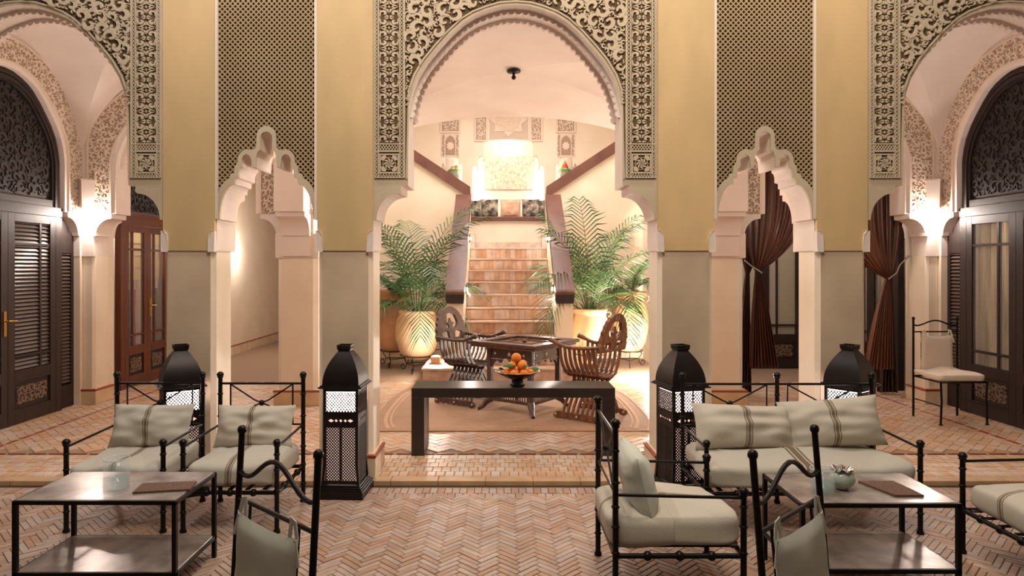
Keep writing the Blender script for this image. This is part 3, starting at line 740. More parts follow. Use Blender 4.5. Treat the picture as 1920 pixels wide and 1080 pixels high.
# cushions on the ledge
def pillow(w, h, th, seed=0, n=22, wr=.016, pinch=.06):
    mb = M()
    for sgn in (1, -1):
        def f(a, b):
            u = 2*a-1; v = 2*b-1
            ed = (max(0, 1-abs(u)**2.6))**.55*(max(0, 1-abs(v)**2.6))**.55
            px = u*w/2*(1-pinch*(1-v*v)*abs(u)**3); pz = v*h/2*(1-pinch*(1-u*u)*abs(v)**3)
            d = th/2*ed+wr*ed**.4*noise.noise(Vector((u*2.3+seed, v*2.8, seed*1.7+sgn)))*2*(1 if ed > 0 else 0)
            if ed <= 0: d = 0
            return (px, sgn*max(d, 0), pz)
        mb.sheet(f, n, n)
    return mb
def place_pillow(name, lab, cat, loc, rz, tilt, w, h, th, m, seed, group=None, roll=0, wr=.016):
    o = pillow(w, h, th, seed, wr=wr).build(name, m); o.location = loc; o.rotation_euler = (tilt, roll, rz); return tag(o, lab, cat, group)
ZL = 2.68; G_ = None
for x, w, m, lab, yy in ((bx(892), .22, m_dkpillow, 'leftmost dark patterned cushion, half hidden on the stair ledge', .2), (bx(918), .36, m_dkpillow, 'dark patterned cushion second from left on the stair ledge', 0), (bx(957), .42, m_pkpillow, 'pale pink middle cushion on the ledge under the painting', 0), (bx(994), .36, m_dkpillow, 'dark patterned cushion right of the pink one on the ledge', 0), (bx(1012), .20, m_dkpillow, 'rightmost dark patterned cushion in the ledge corner', .2)):
    place_pillow('pillow', lab, 'cushion', (x, 13.45+yy, ZL+.2), 0, R(-12), w, .38, .14, m, x*7, 'cushions on the stair ledge')
# ball vases
for c, lab in ((850, 'round grey ceramic ball with red and green top in the left small niche'), (1062, 'round grey ceramic jar with pointed red lid in the right small niche')):
    t = thing('ceramic_jar', lab, 'jar', (bx(c), YW+.32, bz(346))); t.scale = (1.2, 1.2, 1.3)
    q = M(); q.lathe([(.001, 0), (.08, .005), (.14, .08), (.15, .17), (.12, .25), (.07, .29)], n=24); q.build('body', m_ball, t)
    q = M(); q.lathe([(.125, .245), (.10, .275), (.068, .292)], n=24); q.build('green_ring', m_ballg, t)
    q = M(); q.lathe([(.07, .29), (.05, .33), (.03, .37 if c > 900 else .31), (.001, .42 if c > 900 else .315)], n=20); q.build('lid', m_ballr, t)

# ------------------------------------------------------------------ end walls of the side passages
we = M(); we.box(XL-.8, AX-2.5, 16.1, 16.25, 0, 3.6); tag(we.build('wall_end_left', m_cream), 'end wall of the left passage', 'wall', kind='structure')
we = M(); we.box(AX+2.5, XR+.8, 11.0, 11.15, 0, 3.6); tag(we.build('wall_end_right', m_cream), 'end wall of the right passage behind the curtains', 'wall', kind='structure')

# ------------------------------------------------------------------ doors
def carved(mb_par, T, u0, u1, z0, z1, v, seed, m1=m_carvewood, rr=(.02, .045), inside=None, n=2500):
    s = M(T); scrolls(s, inside or (lambda x, z: u0+.01 < x < u1-.01 and z0+.01 < z < z1-.01), (u0, u1, z0, z1), rr[0], rr[1], v-.012, v, seed, n, 0)
    s.build('carved_panel', m1, mb_par, kind='stuff')
def leaf(par, T, u0, u1, z0, z1, fill, frame_m, seed, lever=None):
    """one door leaf in the plane of T: stiles, rails, muntins, carved foot panel; fill = louvers or glass"""
    f = M(T); sw = .09; zp = z0+.50; v0, v1 = 0, .045
    f.poly(rectp(u0, u0+sw, z0, z1), v0, v1); f.poly(rectp(u1-sw, u1, z0, z1), v0, v1)
    for a, b in ((z0, z0+.14), (zp-.07, zp+.05), (z1-.09, z1)): f.poly(rectp(u0+sw, u1-sw, a, b), v0, v1)
    par = f.build('leaf_frame', frame_m, par, bevel=.006)
    mun = M(T); s = u0+sw+(u1-u0-2*sw)*.30
    for side in ((u1-sw-(u1-u0-2*sw)*.27,) if fill == 'louver' else (s,)): mun.poly(rectp(side-.014, side+.014, zp+.05, z1-.09), v0+.008, v1-.004)
    for zz in (zp+.20, z1-.33): mun.poly(rectp(u0+sw, u1-sw, zz-.014, zz+.014), v0+.006, v1-.004)
    mun.build('muntin', frame_m, par)
    if fill == 'louver':
        zz = zp+.06
        k = 0
        lm = None
        while zz < z1-.10:
            q = M(T); a = u0+sw+.002; b = u1-sw-.002
            q.add([(a, .012, zz), (b, .012, zz), (b, .030, zz+.028), (a, .030, zz+.028), (a, .018, zz-.004), (b, .018, zz-.004), (b, .036, zz+.024), (a, .036, zz+.024)], [(0, 1, 2, 3), (4, 7, 6, 5), (0, 4, 5, 1), (2, 6, 7, 3)])
            q.build('slat', m_louv, par); zz += .042; k += 1
        q = M(T); q.poly(rectp(u0+sw, u1-sw, zp, z1-.09), .05, .055); q.build('louver_backing', m_wood, par)
    else:
        q = M(T); q.poly(rectp(u0+sw, u1-sw, zp, z1-.09), .018, .022); q.build('glass_pane', m_pane, par)
    q = M(T); q.poly(rectp(u0+sw, u1-sw, z0+.14, zp-.07), .02, .04); q.build('foot_panel', m_wood, par)
    carved(par, T, u0+sw+.04, u1-sw-.04, z0+.18, zp-.11, .02, seed, m_carvewood_l if frame_m is not m_wood else m_carvewood_l, (.014, .03), n=1400)
    if lever is not None:
        q = M(T); q.poly(rectp(lever-.018, lever+.018, z0+.93, z0+1.19), -.012, 0); q.tube([(lever, -.01, z0+1.09), (lever, -.05, z0+1.09), (lever+.10, -.055, z0+1.085)], .009, 8); q.tube([(lever, -.01, z0+1.09), (lever, -.05, z0+1.09), (lever-.05, -.055, z0+1.09)], .009, 8)
        q.build('lever_handle', m_brass, par)
def fan(par, T, sx, m1, seed, rim=3):
    hp = [(x*sx, z) for x, z in HA[:13]]
    inner = [(x*.86, 2.40+(z-2.40)*.90) for x, z in hp]; z0 = 2.36
    P = [(-x, z) for x, z in reversed(hp)]+hp[1:]; P = [(P[0][0], z0)]+P+[(P[-1][0], z0)]
    Q = [(-x, z) for x, z in reversed(inner)]+inner[1:]; Q = [(Q[0][0], 2.46)]+[q for q in Q if q[1] > 2.47]+[(Q[-1][0], 2.46)]
    q = M(T); q.poly(P, .03, .08, [Q]); q.build('fan_frame', m1, par, bevel=.008)
    for k in (.955, .91):
        rb = [(x*k, 2.4+(z-2.4)*(1-(1-k)*.75)) for x, z in hp]; fo = full(rb); q = M(T); q.ribbon(fo, [.016]*len(fo), .012, .03); q.build('fan_moulding', m1, par)
    q = M(T); q.poly(Q, .07, .09); q.build('fan_ground', m_wood, par)
    carved(par, T, -1, 1, 2.4, 3.8, .07, seed, m_carvewood, (.03, .06), lambda x, z: inpoly(x, z, Q) and z > 2.5, 3600)
def door(n, label, T, sx, fill, m1, seed, leaves, sides=True, lev=(1,)):
    d = thing(f'door_{n}', label, 'door', kind='structure')
    hw = .84*sx
    fan(d, T, sx, m1, seed)
    q = M(T); q.poly(rectp(-hw, hw, 2.27, 2.37), -.01, .08); q.build('transom', m1, d, bevel=.01)
    for s in (-1, 1): q = M(T); q.poly(rectp(min(s*hw, s*(hw-.10)), max(s*hw, s*(hw-.10)), .035, 2.27), .0, .08); q.build('door_post', m1, d, bevel=.01)
    w = (hw-.10)
    for k, (a, b) in enumerate(((-w, -.004), (.004, w))):
        leaf(d, T, a, b, .05, 2.27, fill, m1, seed+k, (b-.05 if k == 0 else a+.045) if (k in lev) else None)
    if sides:
        for s in (-1, 1):
            a, b = sorted((s*hw, s*(1.10*sx+.02)))
            q = M(T); q.poly(rectp(a, b, .04, 2.10), .04, .08, [rectp(a+.05, b-.05, .3, 1.86)]); q.build('side_frame', m1, d)
            P = [(s*hw, 2.33), (s*hw, 1.9), (s*1.1*sx, 1.9), (s*1.1*sx, 2.05), (s*1.05*sx, 2.16), (s*.95*sx, 2.28)]; q = M(T); q.poly(P, .06, .09); q.build('side_fan', m1, d)
            zz = .33
            while zz < 1.85:
                q = M(T); q.add([(a+.05, .045, zz), (b-.05, .045, zz), (b-.05, .065, zz+.028), (a+.05, .065, zz+.028), (a+.05, .05, zz-.004), (b-.05, .05, zz-.004), (b-.05, .07, zz+.024), (a+.05, .07, zz+.024)], [(0, 1, 2, 3), (4, 7, 6, 5), (0, 4, 5, 1), (2, 6, 7, 3)]); q.build('slat', m_louv, d); zz += .042
            q = M(T); q.poly(rectp(a, b, .04, 1.9), .085, .09); q.build('louver_backing', m_wood, d)
    return d
TL = lambda y: frame((XL-.035, y, 0), (0, 1, 0), (-1, 0, 0))
TR = lambda y: frame((XR+.035, y, 0), (0, 1, 0), (1, 0, 0))
door(1, 'dark louvered double door with carved arched fan on the near left wall', TL(6.9), 1, 'louver', m_wood, 81, 2, lev=(0,))
door(2, 'red-brown glazed double door on the left wall behind the far left pier', TL(9.62), .8, 'glass', m_wood2, 83, 2, sides=False, lev=(1,))
door(3, 'dark glazed double door with carved arched fan on the near right wall', TR(6.9), 1, 'glass', m_wood, 85, 2, lev=())
door(4, 'dark glazed door on the right wall behind the parted curtain', TR(9.62), .8, 'glass', m_wood, 87, 2, sides=False, lev=())
d5 = thing('door_5', 'dark glazed door at the end of the right passage beside the brown curtain', 'door', kind='structure')
T5 = frame((4.30, 10.93, 0), (1, 0, 0), (0, 1, 0))
leaf(d5, T5, -.62, 0, .04, 2.5, 'glass', m_wood, 89); leaf(d5, T5, 0, .62, .04, 2.5, 'glass', m_wood, 90)
q = M(T5); q.poly(rectp(-.72, .72, .035, 2.62), .0, .05, [rectp(-.62, .62, .04, 2.5)]); q.build('door_post', m_wood, d5)
q = M(T5); q.poly(rectp(-.53, .53, .5, 2.42), .05, .054); q.build('blind', m_shade, d5)
# hangings behind the glass
def pleat(T, u0, u1, z0, z1, v, amp, n, seed=0):
    q = M(T); q.sheet(lambda a, b: (u0+(u1-u0)*a, v+amp*sin(a*n*2*pi+seed), z0+(z1-z0)*b), n*8, 6); return q
for T, nm, lab in ((TR(6.9), 'sheer_curtain', 'cream sheer curtain behind the near right glass door'), (TR(9.62), 'sheer_curtain', 'cream sheer curtain behind the far right wall door')):
    tag(pleat(T, -.68, .70, .1, 2.25, .12, .02, 14).build(nm, m_sheer), lab, 'curtain')
for nm, X_, y_, p_ in (('shop_lamp', XL-.40, 9.62, 26), ('room_lamp', XR+.4, 6.9, 14), ('room_lamp', XR+.4, 9.62, 8), ('room_lamp', XL-.45, 6.9, 2)): lamp(nm, 'POINT', (X_, y_, 2.32), p_, WARM, .1)
rnd = random.Random(4)
T2 = TL(9.62)
for k, (a, b) in enumerate(((-.42, -.10), (.10, .42))):
    o = M(T2); o.poly(rectp(a, b, 1.5, 2.25), .052, .056)
    for j in range(4): o.poly(rectp(a, b, 1.5+j*.17, 1.5+j*.17+.02), .046, .052)
    ob = tag(o.build('roman_blind', m_shade), ('left' if k == 0 else 'right')+' cream folded blind behind the red-brown door glass', 'blind')
    fr = M(T2)
    for j in range(14): fr.box(a+.02*j+.01, a+.02*j+.018, .050, .056, 1.38, 1.50)
    fr.build('fringe', mat('fringe_thread', (200, 180, 170), .9, vary=.6), ob)
SC_ = [((190, 40, 60), 'red'), ((30, 90, 130), 'teal blue'), ((210, 90, 100), 'pink'), ((190, 130, 50), 'ochre flecked'), ((225, 215, 205), 'white'), ((120, 30, 60), 'crimson'), ((150, 60, 120), 'purple'), ((70, 110, 60), 'green')]
for k, (c, nm) in enumerate(SC_):
    u = (-.44, -.345, -.25, .14, .24, .34, -.16, .43)[k]
    mm = mat('scarf_'+nm.replace(' ', '_'), c, .9, c2=tuple(min(255, int(x*.6+60)) for x in c), nscale=40); translucent(mm, .6)
    o = M(T2); o.sheet(lambda a, b: (u+(a-.5)*.098*(1+.25*sin(b*9+k)), .065+.008*k+.008*sin(a*14+k), .45+(1.05+.1*(k % 3))*b), 12, 10)
    tag(o.build('scarf', mm), nm+' scarf hanging behind the glass of the red-brown door', 'scarf', 'scarves hanging behind the red-brown glass door')

# ------------------------------------------------------------------ curtains
def drape(cx_top0, cx_top1, gx, gz, ztop, zbot, bx0, bx1, y, folds, m, name):
    def f(a, b):            # b 0 bottom .. 1 top
        zg = (gz-zbot)/(ztop-zbot); z = zbot+(ztop-zbot)*b
        if b >= zg:
            t = (b-zg)/(1-zg); s = 1-(1-t)**5; x = (gx+(a-.5)*.05)*(1-s)+(cx_top0+(cx_top1-cx_top0)*a)*s
            z += -.28*(1-abs(a-(0 if abs(gx-cx_top0) > abs(gx-cx_top1) else 1)))*sin(pi*min(1, t*1.2))*.6*0
            am = .012+.03*t
        else:
            t = 1-b/zg; s = t**.8; x = (gx+(a-.5)*.05)*(1-s)+(bx0+(bx1-bx0)*a)*s; am = .014+.035*t
        return (x, y+am*sin(a*folds*2*pi+.6*sin(b*7))+.35*am*sin(a*folds*4.3*pi+2), z)
    q = M(); q.sheet(f, folds*10, 40); return q
c1 = thing('curtain', 'brown satin curtain tied back to the left, seen through the right small arch', 'curtain', (0, 0, 0))
drape(3.10, 4.02, 3.31, 1.63, 3.7, .40, 3.20, 3.58, 8.62, 9, m_curtain, '').build('drape', m_curtain, c1)
drape(3.06, 3.5, 3.22, 1.63, 3.7, .06, 3.06, 3.26, 8.72, 5, m_curtain2, '').build('lining', m_curtain2, c1)
q = M(); q.tube([(3.10, 8.5, 1.78), (3.2, 8.5, 1.70), (3.31, 8.54, 1.64), (3.36, 8.6, 1.62)], .009, 6); q.build('tieback', m_rope, c1)
c2 = thing('curtain', 'brown satin curtain tied back to the right beside the near right pilaster', 'curtain', (0, 0, 0))
drape(4.02, 5.2, 5.0, 1.55, 3.7, .38, 4.68, 5.06, 8.62, 9, m_curtain, '').build('drape', m_curtain, c2)
drape(4.6, 5.25, 5.08, 1.55, 3.7, .06, 4.92, 5.16, 8.72, 5, m_curtain2, '').build('lining', m_curtain2, c2)
q = M(); q.tube([(5.16, 8.44, 1.84), (5.08, 8.5, 1.72), (5.05, 8.52, 1.62), (4.97, 8.56, 1.54)], .011, 6); q.build('tieback', m_silver, c2)

# ------------------------------------------------------------------ wall lights
def sconce(loc, rz, lab, pw=14, off=(0, -.12, -.02), box=True):
    t = thing('wall_light', lab, 'lamp', loc, rz)
    if box:
        q = M(); q.add([(-.06, -.10, .0), (.06, -.10, .0), (.06, .02, .0), (-.06, .02, .0), (-.075, -.13, .32), (.075, -.13, .32), (.075, .02, .32), (-.075, .02, .32)],
                       [(0, 1, 5, 4), (1, 2, 6, 5), (2, 3, 7, 6), (3, 0, 4, 7)]); q.build('plaster_shade', m_white, t)
        q = M(); q.box(-.08, .08, -.135, .02, .32, .34); q.build('shade_rim', m_wstucco, t)
    q = M(); q.ball((0, -.07, -.05), .03, 12); q.build('bulb', m_glow, t)
    c, s = cos(rz), sin(rz); o = off
    lamp('wall_lamp', 'POINT', (loc[0]+o[0]*c-o[1]*s, loc[1]+o[0]*s+o[1]*c, loc[2]+o[2]), pw, PINK, .05)
sconce((XL+.08, 8.0, 2.40), R(45), 'plaster sconce on the left pilaster between the arches', 30, (.07, -.10, -.10))
sconce((XR-.08, 8.0, 2.40), R(-45), 'plaster sconce on the right pilaster between the arches', 30, (-.07, -.10, -.10))
sconce((AX-2.38, 8.2, 2.42), R(90), 'shaded light on the far left pier toward the stair hall', 22, (0, -.22, 0), False)
sconce((AX+2.38, 8.2, 2.42), R(-90), 'shaded light on the far right pier toward the stair hall', 22, (0, -.22, 0), False)
sconce((XL+.02, 12.6, 1.95), R(90), 'bright light on the wall of the far left passage', 22, (0, -.2, 0), False)
sconce((AX+2.72, 9.2, 2.3), R(90), 'bright light in the right passage behind the curtain', 30, (0, -.2, 0), False)
sconce((AX-2.72, 9.2, 2.3), R(-90), 'bright light in the left passage behind the far left pier', 30, (0, -.2, 0), False)
# uplights by the big urns
for nm, lab, x, y, z, pw in (('left', 'small square uplight glowing on the left end of the stair platform', -.96, 9.75, .281, 42), ('right', 'bright floor uplight behind the right urns', 2.38, 9.9, .035, 340)):
    t = thing('floor_light', lab, 'lamp', (x, y, z))
    q = M(); q.box(-.065, .065, -.065, .065, 0, .11); q.build('housing', m_pot, t, bevel=.008)
    q = M(); q.lathe([(.001, .122), (.045, .118), (.05, .11)], n=16); q.build('bulb', m_glow, t)
    lamp('floor_lamp_bulb', 'POINT', (x, y, z+.22), pw, (1, .90, .80), .05)
lamp('hall_fill', 'AREA', (AX, 10.9, 5.2), 170, (1, .95, .9), 2.2)  # added unseen fill that brightens the stair hall, no real fixture
lamp('corridor_fill', 'AREA', (AX-3.9, 12.0, 3.4), 34, PINK, .8)  # added fill lifting the ambient light on the left passage wall
lamp('corridor_fill', 'AREA', (AX+3.9, 9.9, 3.4), 22, PINK, .6)  # likewise an added fill, brightening the right passage and its door blind
for sx in (-1, 1): lamp('pier_lamp', 'POINT', (AX+sx*1.34, 5.82, 2.25), 17, PINK, .08)
for sx in (-1, 1): lamp('bay_fill', 'POINT', (AX+sx*3.9, 6.6, 2.6), 26, PINK, .15)  # added gallery fill in mid-air of each side bay, not a fixture

# ------------------------------------------------------------------ lanterns
def lantern(label, loc, rz):
    t = thing('floor_lantern', label, 'lantern', loc, rz, 'pierced metal floor lanterns by the piers')
    hb_, hm = .165, .128    # half widths of base and body
    q = M()
    for k, (a, z0, z1) in enumerate(((.175, 0, .055), (.165, .055, .068), (.155, .068, .081), (.145, .081, .094))): q.box(-a, a, -a, a, z0, z1)
    q.build('base', m_iron2, t, bevel=.003)
    def hw(z): return hm+(.012*max(0, (.25-z)/.16) if z < .25 else 0)
    f = M()
    for sx in (-1, 1):
        for sy in (-1, 1):
            for z0, z1 in ((.09, .25), (.25, .805)):
                a, b = hw(z0), hw(z1); f.bar((sx*(a-.008), sy*(a-.008), z0), (sx*(b-.008), sy*(b-.008), z1), .02, .02, (0, 1, 0))
    f.build('corner_post', m_iron2, t)
    for k in range(4):
        Tm = Matrix.Rotation(k*pi/2, 4, 'Z')
        g = M(Tm @ frame((0, -hm+.002, 0), (1, 0, 0), (0, 1, 0)))
        lattice(g, -hm+.016, hm-.016, .625, .775, .0215, .0235, .0062, -.003, .003)
        for zz in (.10, .61, .780): g.poly(rectp(-hm, hm, zz, zz+.022), -.004, .006)
        g.poly(rectp(-.008, .008, .12, .52), -.004, .006)
        lattice(g, -hm+.016, -.008, .12, .515, .0205, .0215, .0062, -.003, .003); lattice(g, .008, hm-.016, .12, .515, .0205, .0215, .0062, -.003, .003)
        g.poly(rectp(-hm, hm, .515, .615), -.002, .004, [[(c-w_, .566), (c, .566-h_), (c+w_, .566), (c, .566+h_)] for c, w_, h_ in ((-.072, .022, .013), (-.034, .012, .012), (0, .012, .012), (.034, .012, .012), (.072, .022, .013))])
        g.build('pierced_side', m_iron2, t)
    q = M(); q.box(-.162, .162, -.162, .162, .805, .815); q.box(-.150, .150, -.150, .150, .815, .826); q.build('cornice', m_iron2, t, bevel=.002)
    prof = [(.136, .826), (.134, .86), (.126, .91), (.112, .96), (.092, 1.01), (.066, 1.052), (.047, 1.068)]
    prof = [(.136-.092*(i/14)**1.9-.0*i, .826+.242*(i/14)**.92) for i in range(15)]
    q = M(); q.lathe([(r*1.414, z) for r, z in prof], n=4, smooth=False, rot=pi/4); dm = q.build('dome', m_iron2, t)
    q = M(); q.lathe([(.044*1.414, 1.06), (.044*1.414, 1.075), (.050*1.414, 1.08), (.050*1.414, 1.088)], n=4, smooth=False, rot=pi/4)
    for k in range(4):
        q.T = Matrix.Rotation(k*pi/2, 4, 'Z')
        for i in range(5): q.box(-.05+i*.022, -.05+i*.022+.010, -.052, -.046, 1.085, 1.105)
        q.box(-.052, .052, -.053, -.045, 1.103, 1.113)
    q.build('crown', m_iron2, dm)
    q = M(); q.box(-.112, .112, -.112, .112, .625, .78); q.build('diffuser', m_glow2, t)
    q = M(); q.box(-.110, .110, -.110, .110, .11, .61); q.build('lining', m_glow4, t)  # added glowing box; real lantern is see-through here, lit wall behind
lantern('pierced iron lantern standing at the front pier left of the bench', (-1.175, 5.03, 0), R(-3))
lantern('pierced iron lantern behind the leftmost armchair', (-2.42, 5.03, 0), R(33))
lantern('pierced iron lantern at the pier left of the sofa back', (1.35, 5.03, 0), R(14))
lantern('pierced iron lantern behind the right end of the sofa', (2.63, 5.03, 0), R(38))

# ------------------------------------------------------------------ rug, bench, fruit
CXR = AX
def rugpts(s=1.0):
    P = []
    for t in range(-8, 9):
        y = 7.92+1.2*s*(t/8); P.append((CXR+s*(1.52-.14*abs(t/8)**3), y))
    return P+[(2*CXR-x, y) for x, y in reversed(P)]
rg = thing('rug', 'brown woven sisal rug with rounded sides under the inlaid table', 'rug', (0, 0, .036))
def ring(mb, A, B, z0, z1):
    mb.T = frame((0, 0, 0), (1, 0, 0), (0, 0, 1), (0, 1, 0))
    mb.poly(A, z0, z1, [B] if B else [])
q = M(); ring(q, rugpts(), None, 0, .010); q.build('rug_field', m_rug, rg)
for a, b in ((1.0, .985), (.93, .905), (.89, .875)):
    q = M(); ring(q, rugpts(a), rugpts(b), .010, .013); q.build('woven_band', m_rugb, rg)
bt = thing('bench_table', 'long dark lacquered console bench in front of the staircase', 'bench', (CXR-.005, 6.05, .035))
q = M(); q.box(-.896, .896, -.19, .19, .512, .597); q.build('top', m_bench, bt, bevel=.003)
for s in (-1, 1):
    a, b = sorted((s*.896, s*.783)); q = M(); q.box(a, b, -.19, .19, 0, .512); q.build('leg', m_bench, bt, bevel=.003)
# bowl
bo = thing('fruit_bowl', 'dark flared bowl with silver rim holding oranges on the bench', 'bowl', (.145, 6.02, .632))
q = M(); q.lathe([(.001, .0), (.062, 0), (.07, .006), (.055, .02), (.05, .03), (.06, .038), (.05, .045), (.001, .045)], n=32); q.build('foot', m_bench, bo)
q = M(); q.lathe([(.04, .045), (.10, .07), (.15, .095), (.198, .122), (.202, .126), (.196, .126), (.14, .10), (.08, .075), (.001, .06)], n=40); q.build('bowl', m_bench, bo)
q = M(); q.lathe([(.190, .121), (.205, .127), (.203, .131), (.188, .125)], n=40); q.build('rim', m_silver, bo)
OR = [(-.105, -.05, .0, .041), (-.03, -.10, -.004, .041), (.055, -.10, -.002, .04), (.115, -.05, 0, .036), (.09, .03, .0, .04), (0, .07, .0, .042), (-.08, .04, 0, .04), (0, -.01, 0, .04), (-.05, -.03, .062, .039), (.038, -.045, .064, .041), (.05, .025, .07, .038), (-.01, .005, .128, .045), (.13, .03, .012, .034)]
pos = ['at the front left of the heap', 'front and centre low in the heap', 'front right low in the heap', 'far right edge of the heap', 'back right low in the heap', 'back centre low in the heap', 'back left low in the heap', 'buried in the middle of the heap', 'second layer left beside the leaf', 'second layer right of centre', 'second layer at the back right', 'topmost of the heap', 'small one at the extreme right rim']
for (x, y, z, r), pz in zip(OR, pos):
    t = thing('orange', 'orange in the dark bowl, '+pz, 'orange', (.145+x, 6.02+y, .632+.118+z), 0, 'oranges in the bowl')
    q = M(); q.ball((0, 0, 0), r, 18, .94); q.build('peel', m_orange, t)
    q = M(); q.lathe([(.001, r*.94+.002), (.004, r*.94), (.005, r*.92)], n=8); q.build('stem', m_leaf, t)
for x, y, z, rz, ln, lab in ((-.075, -.075, .065, .3, .07, 'broad green leaf lying across the oranges at the left'), (.075, -.07, .06, .9, .05, 'green leaf between the oranges at the right'), (-.14, -.04, .03, 2.2, .06, 'green leaf at the left rim of the bowl'), (.15, -.03, .03, -.2, .07, 'green leaf over the right rim of the bowl')):
    q = M(Matrix.Translation((.145+x, 6.02+y, .632+.118+z)) @ Matrix.Rotation(rz, 4, 'Z') @ Matrix.Rotation(R(40), 4, 'X'))
    q.sheet(lambda a, b: ((a-.5)*ln*1.6, (b-.5)*ln*.7*sin(pi*min(.97, max(.03, a))), .012*sin(a*3)-.01*abs(b-.5)), 8, 4)
    tag(q.build('orange_leaf', m_leaf, solid=.0015), lab, 'leaf')

# ------------------------------------------------------------------ carved folding chairs and inlaid table
def savonarola(label, loc, rz, m1):
    t = thing('folding_armchair', label, 'chair', loc, rz)      # faces +x; skids at y -/+ .27
    n = 8; yk = .27
    for s in (-1, 1):
        sk = M(frame((0, s*yk, 0), (1, 0, 0), (0, 1, 0)))
        P = [(-.30, .03), (-.29, .06), (-.26, .075), (.24, .075), (.28, .06), (.30, .035), (.29, .012), (.26, 0)]
        for i in range(6): x = .2-.08*i; P += [(x+.02, .012), (x, .028), (x-.025, .012)]
        P += [(-.27, 0), (-.295, .012)]
        sk.poly(P, -.02, .02); sk.build('foot_rail', m1, t)
        dd = M()
        for xx in (-.27, 0, .27): dd.T = frame((xx, s*yk+(s*.0), .045), (1, 0, 0), (0, 1, 0)); dd.poly([(-.012, 0), (0, .012), (.012, 0), (0, -.012)], -.023, .023)
        dd.build('inlay', m_inlay, t)
        a = M(); pts = []
        for i in range(13):
            q = i/12; x = -.27+.60*q; z = .80+.02*sin(q*pi)*-1+(.05*max(0, (q-.7)/.3)**1.0 if q > .7 else 0); pts.append((x, s*.29, z))
        pts.append((.345, s*.29, .83)); a.tube(pts, [.016]+[.02]*10+[.026, .03, .018], 8); a.build('armrest', m1, t)
    for k in range(n):
        x = -.21+k*.06; s = 1 if k % 2 == 0 else -1
        for s in (1, -1):
            pts = []
            for i in range(17):
                q = i/16
                if q < .45: c = q/.45; y = s*(-.25*(1-c)**1.0*cos(c*.9)); z = .06+.36*sin(c*pi/2)*1.0 if 0 else .06+.38*c**.85
                else: c = (q-.45)/.55; y = s*.27*sin(c*pi/2)**.9; z = .44+.36*(1-cos(c*pi/2))
                pts.append((x+.012*s, y, z))
            q = M()
            for i in range(16):
                q.bar(pts[i], pts[i+1], .018, .034, (1, 0, 0)) if False else q.bar(pts[i], pts[i+1], .034, .018, (1, 0, 0))
            q.build('slat', m1, t)
    q = M(); q.tube([(-.25, 0, .445), (.25, 0, .445)], .02, 8); q.build('pivot_rod', m1, t)
    q = M(); q.sheet(lambda a, b: (-.24+.48*a, -.17+.34*b, .50-.035*sin(pi*b)), 8, 8); q.build('seat', m1, t, solid=.02)
    bk = M(Matrix.Translation((-.27, 0, .80)) @ Matrix.Rotation(R(-10), 4, 'Y') @ frame((0, 0, 0), (0, 1, 0), (1, 0, 0)))
    out = []; 
    for i in range(33):
        a = pi*i/32; rr = .285+.008*(1 if i % 2 else -1); out.append((rr*cos(a), -.06+.42*sin(a)**.85 if 0 < i < 32 else -.06))
    hole = [(.135*cos(2*pi*i/16), .16+.085*sin(2*pi*i/16)+(.03 if 2 <= i <= 6 else 0)) for i in range(16)]
    h2 = [(.16, -.03), (.20, .03), (.12, .06), (.06, .045), (.05, -.03)]; h3 = [(-x, z) for x, z in reversed(h2)]
    bk.poly(out, -.018, .018, [hole, h2, h3]); bkr = bk.build('backrest', m1, t, bevel=.004)
    c = M(bk.T); 
    c.poly([(-.05, .07), (.05, .07), (.03, .12), (.07, .15), (.02, .17), (0, .215), (-.02, .17), (-.07, .15), (-.03, .12)], -.014, .014); c.build('carved_crest', m1, bkr)
    d = M(bk.T)
    for i in range(8): a = i*pi/4; d.poly([(.0+.02*cos(a+x)+.012*cos(a), .31+.02*sin(a+x)*.7+.012*sin(a)) for x in (0, .5, 1.0)], -.021, .021)
    d.build('inlay', m_inlay, bkr)
    return t
savonarola('dark carved folding armchair with bone inlay left of the inlaid table', (-.40, 8.16, .047), R(-34.8), m_walnut2)
savonarola('brown carved folding armchair with tall arched back right of the inlaid table', (.985, 7.36, .047), R(141), m_walnut)
it = thing('inlaid_table', 'square carved game table with bone inlay between the folding armchairs', 'table', (.27, 7.78, .047), R(-37))
a = .47
for k in range(4):
    q = M(Matrix.Rotation(k*pi/2, 4, 'Z')); q.add([(-a, -a, .765), (a, -a, .765), (a-.13, -a+.13, .765), (-a+.13, -a+.13, .765), (-a, -a, .80), (a, -a, .80), (a-.13, -a+.13, .80), (-a+.13, -a+.13, .80)],
          [(4, 5, 6, 7), (0, 1, 5, 4), (1, 2, 6, 5), (2, 3, 7, 6), (3, 0, 4, 7), (3, 2, 1, 0)]); q.build('top_frame', m_walnut2, it, bevel=.004)
q = M(); q.box(-a+.03, a-.03, -a+.03, a-.03, .735, .765); q.build('under_moulding', m_walnut, it, bevel=.006)
q = M(); q.box(-.33, .33, -.33, .33, .755, .772); q.build('tray', m_walnut2, it)
q = M()
for s in (-1, 1): q.box(s*.17-.006, s*.17+.006, -.33, .33, .772, .785); q.box(-.33, .33, s*.17-.006, s*.17+.006, .772, .785)
q.build('tray_moulding', m_walnut, it)
q = M(); q.lathe([(.001, .80), (.03, .80), (.034, .79), (.02, .775)], n=12); q.build('knob', m_walnut, it)
b = .30
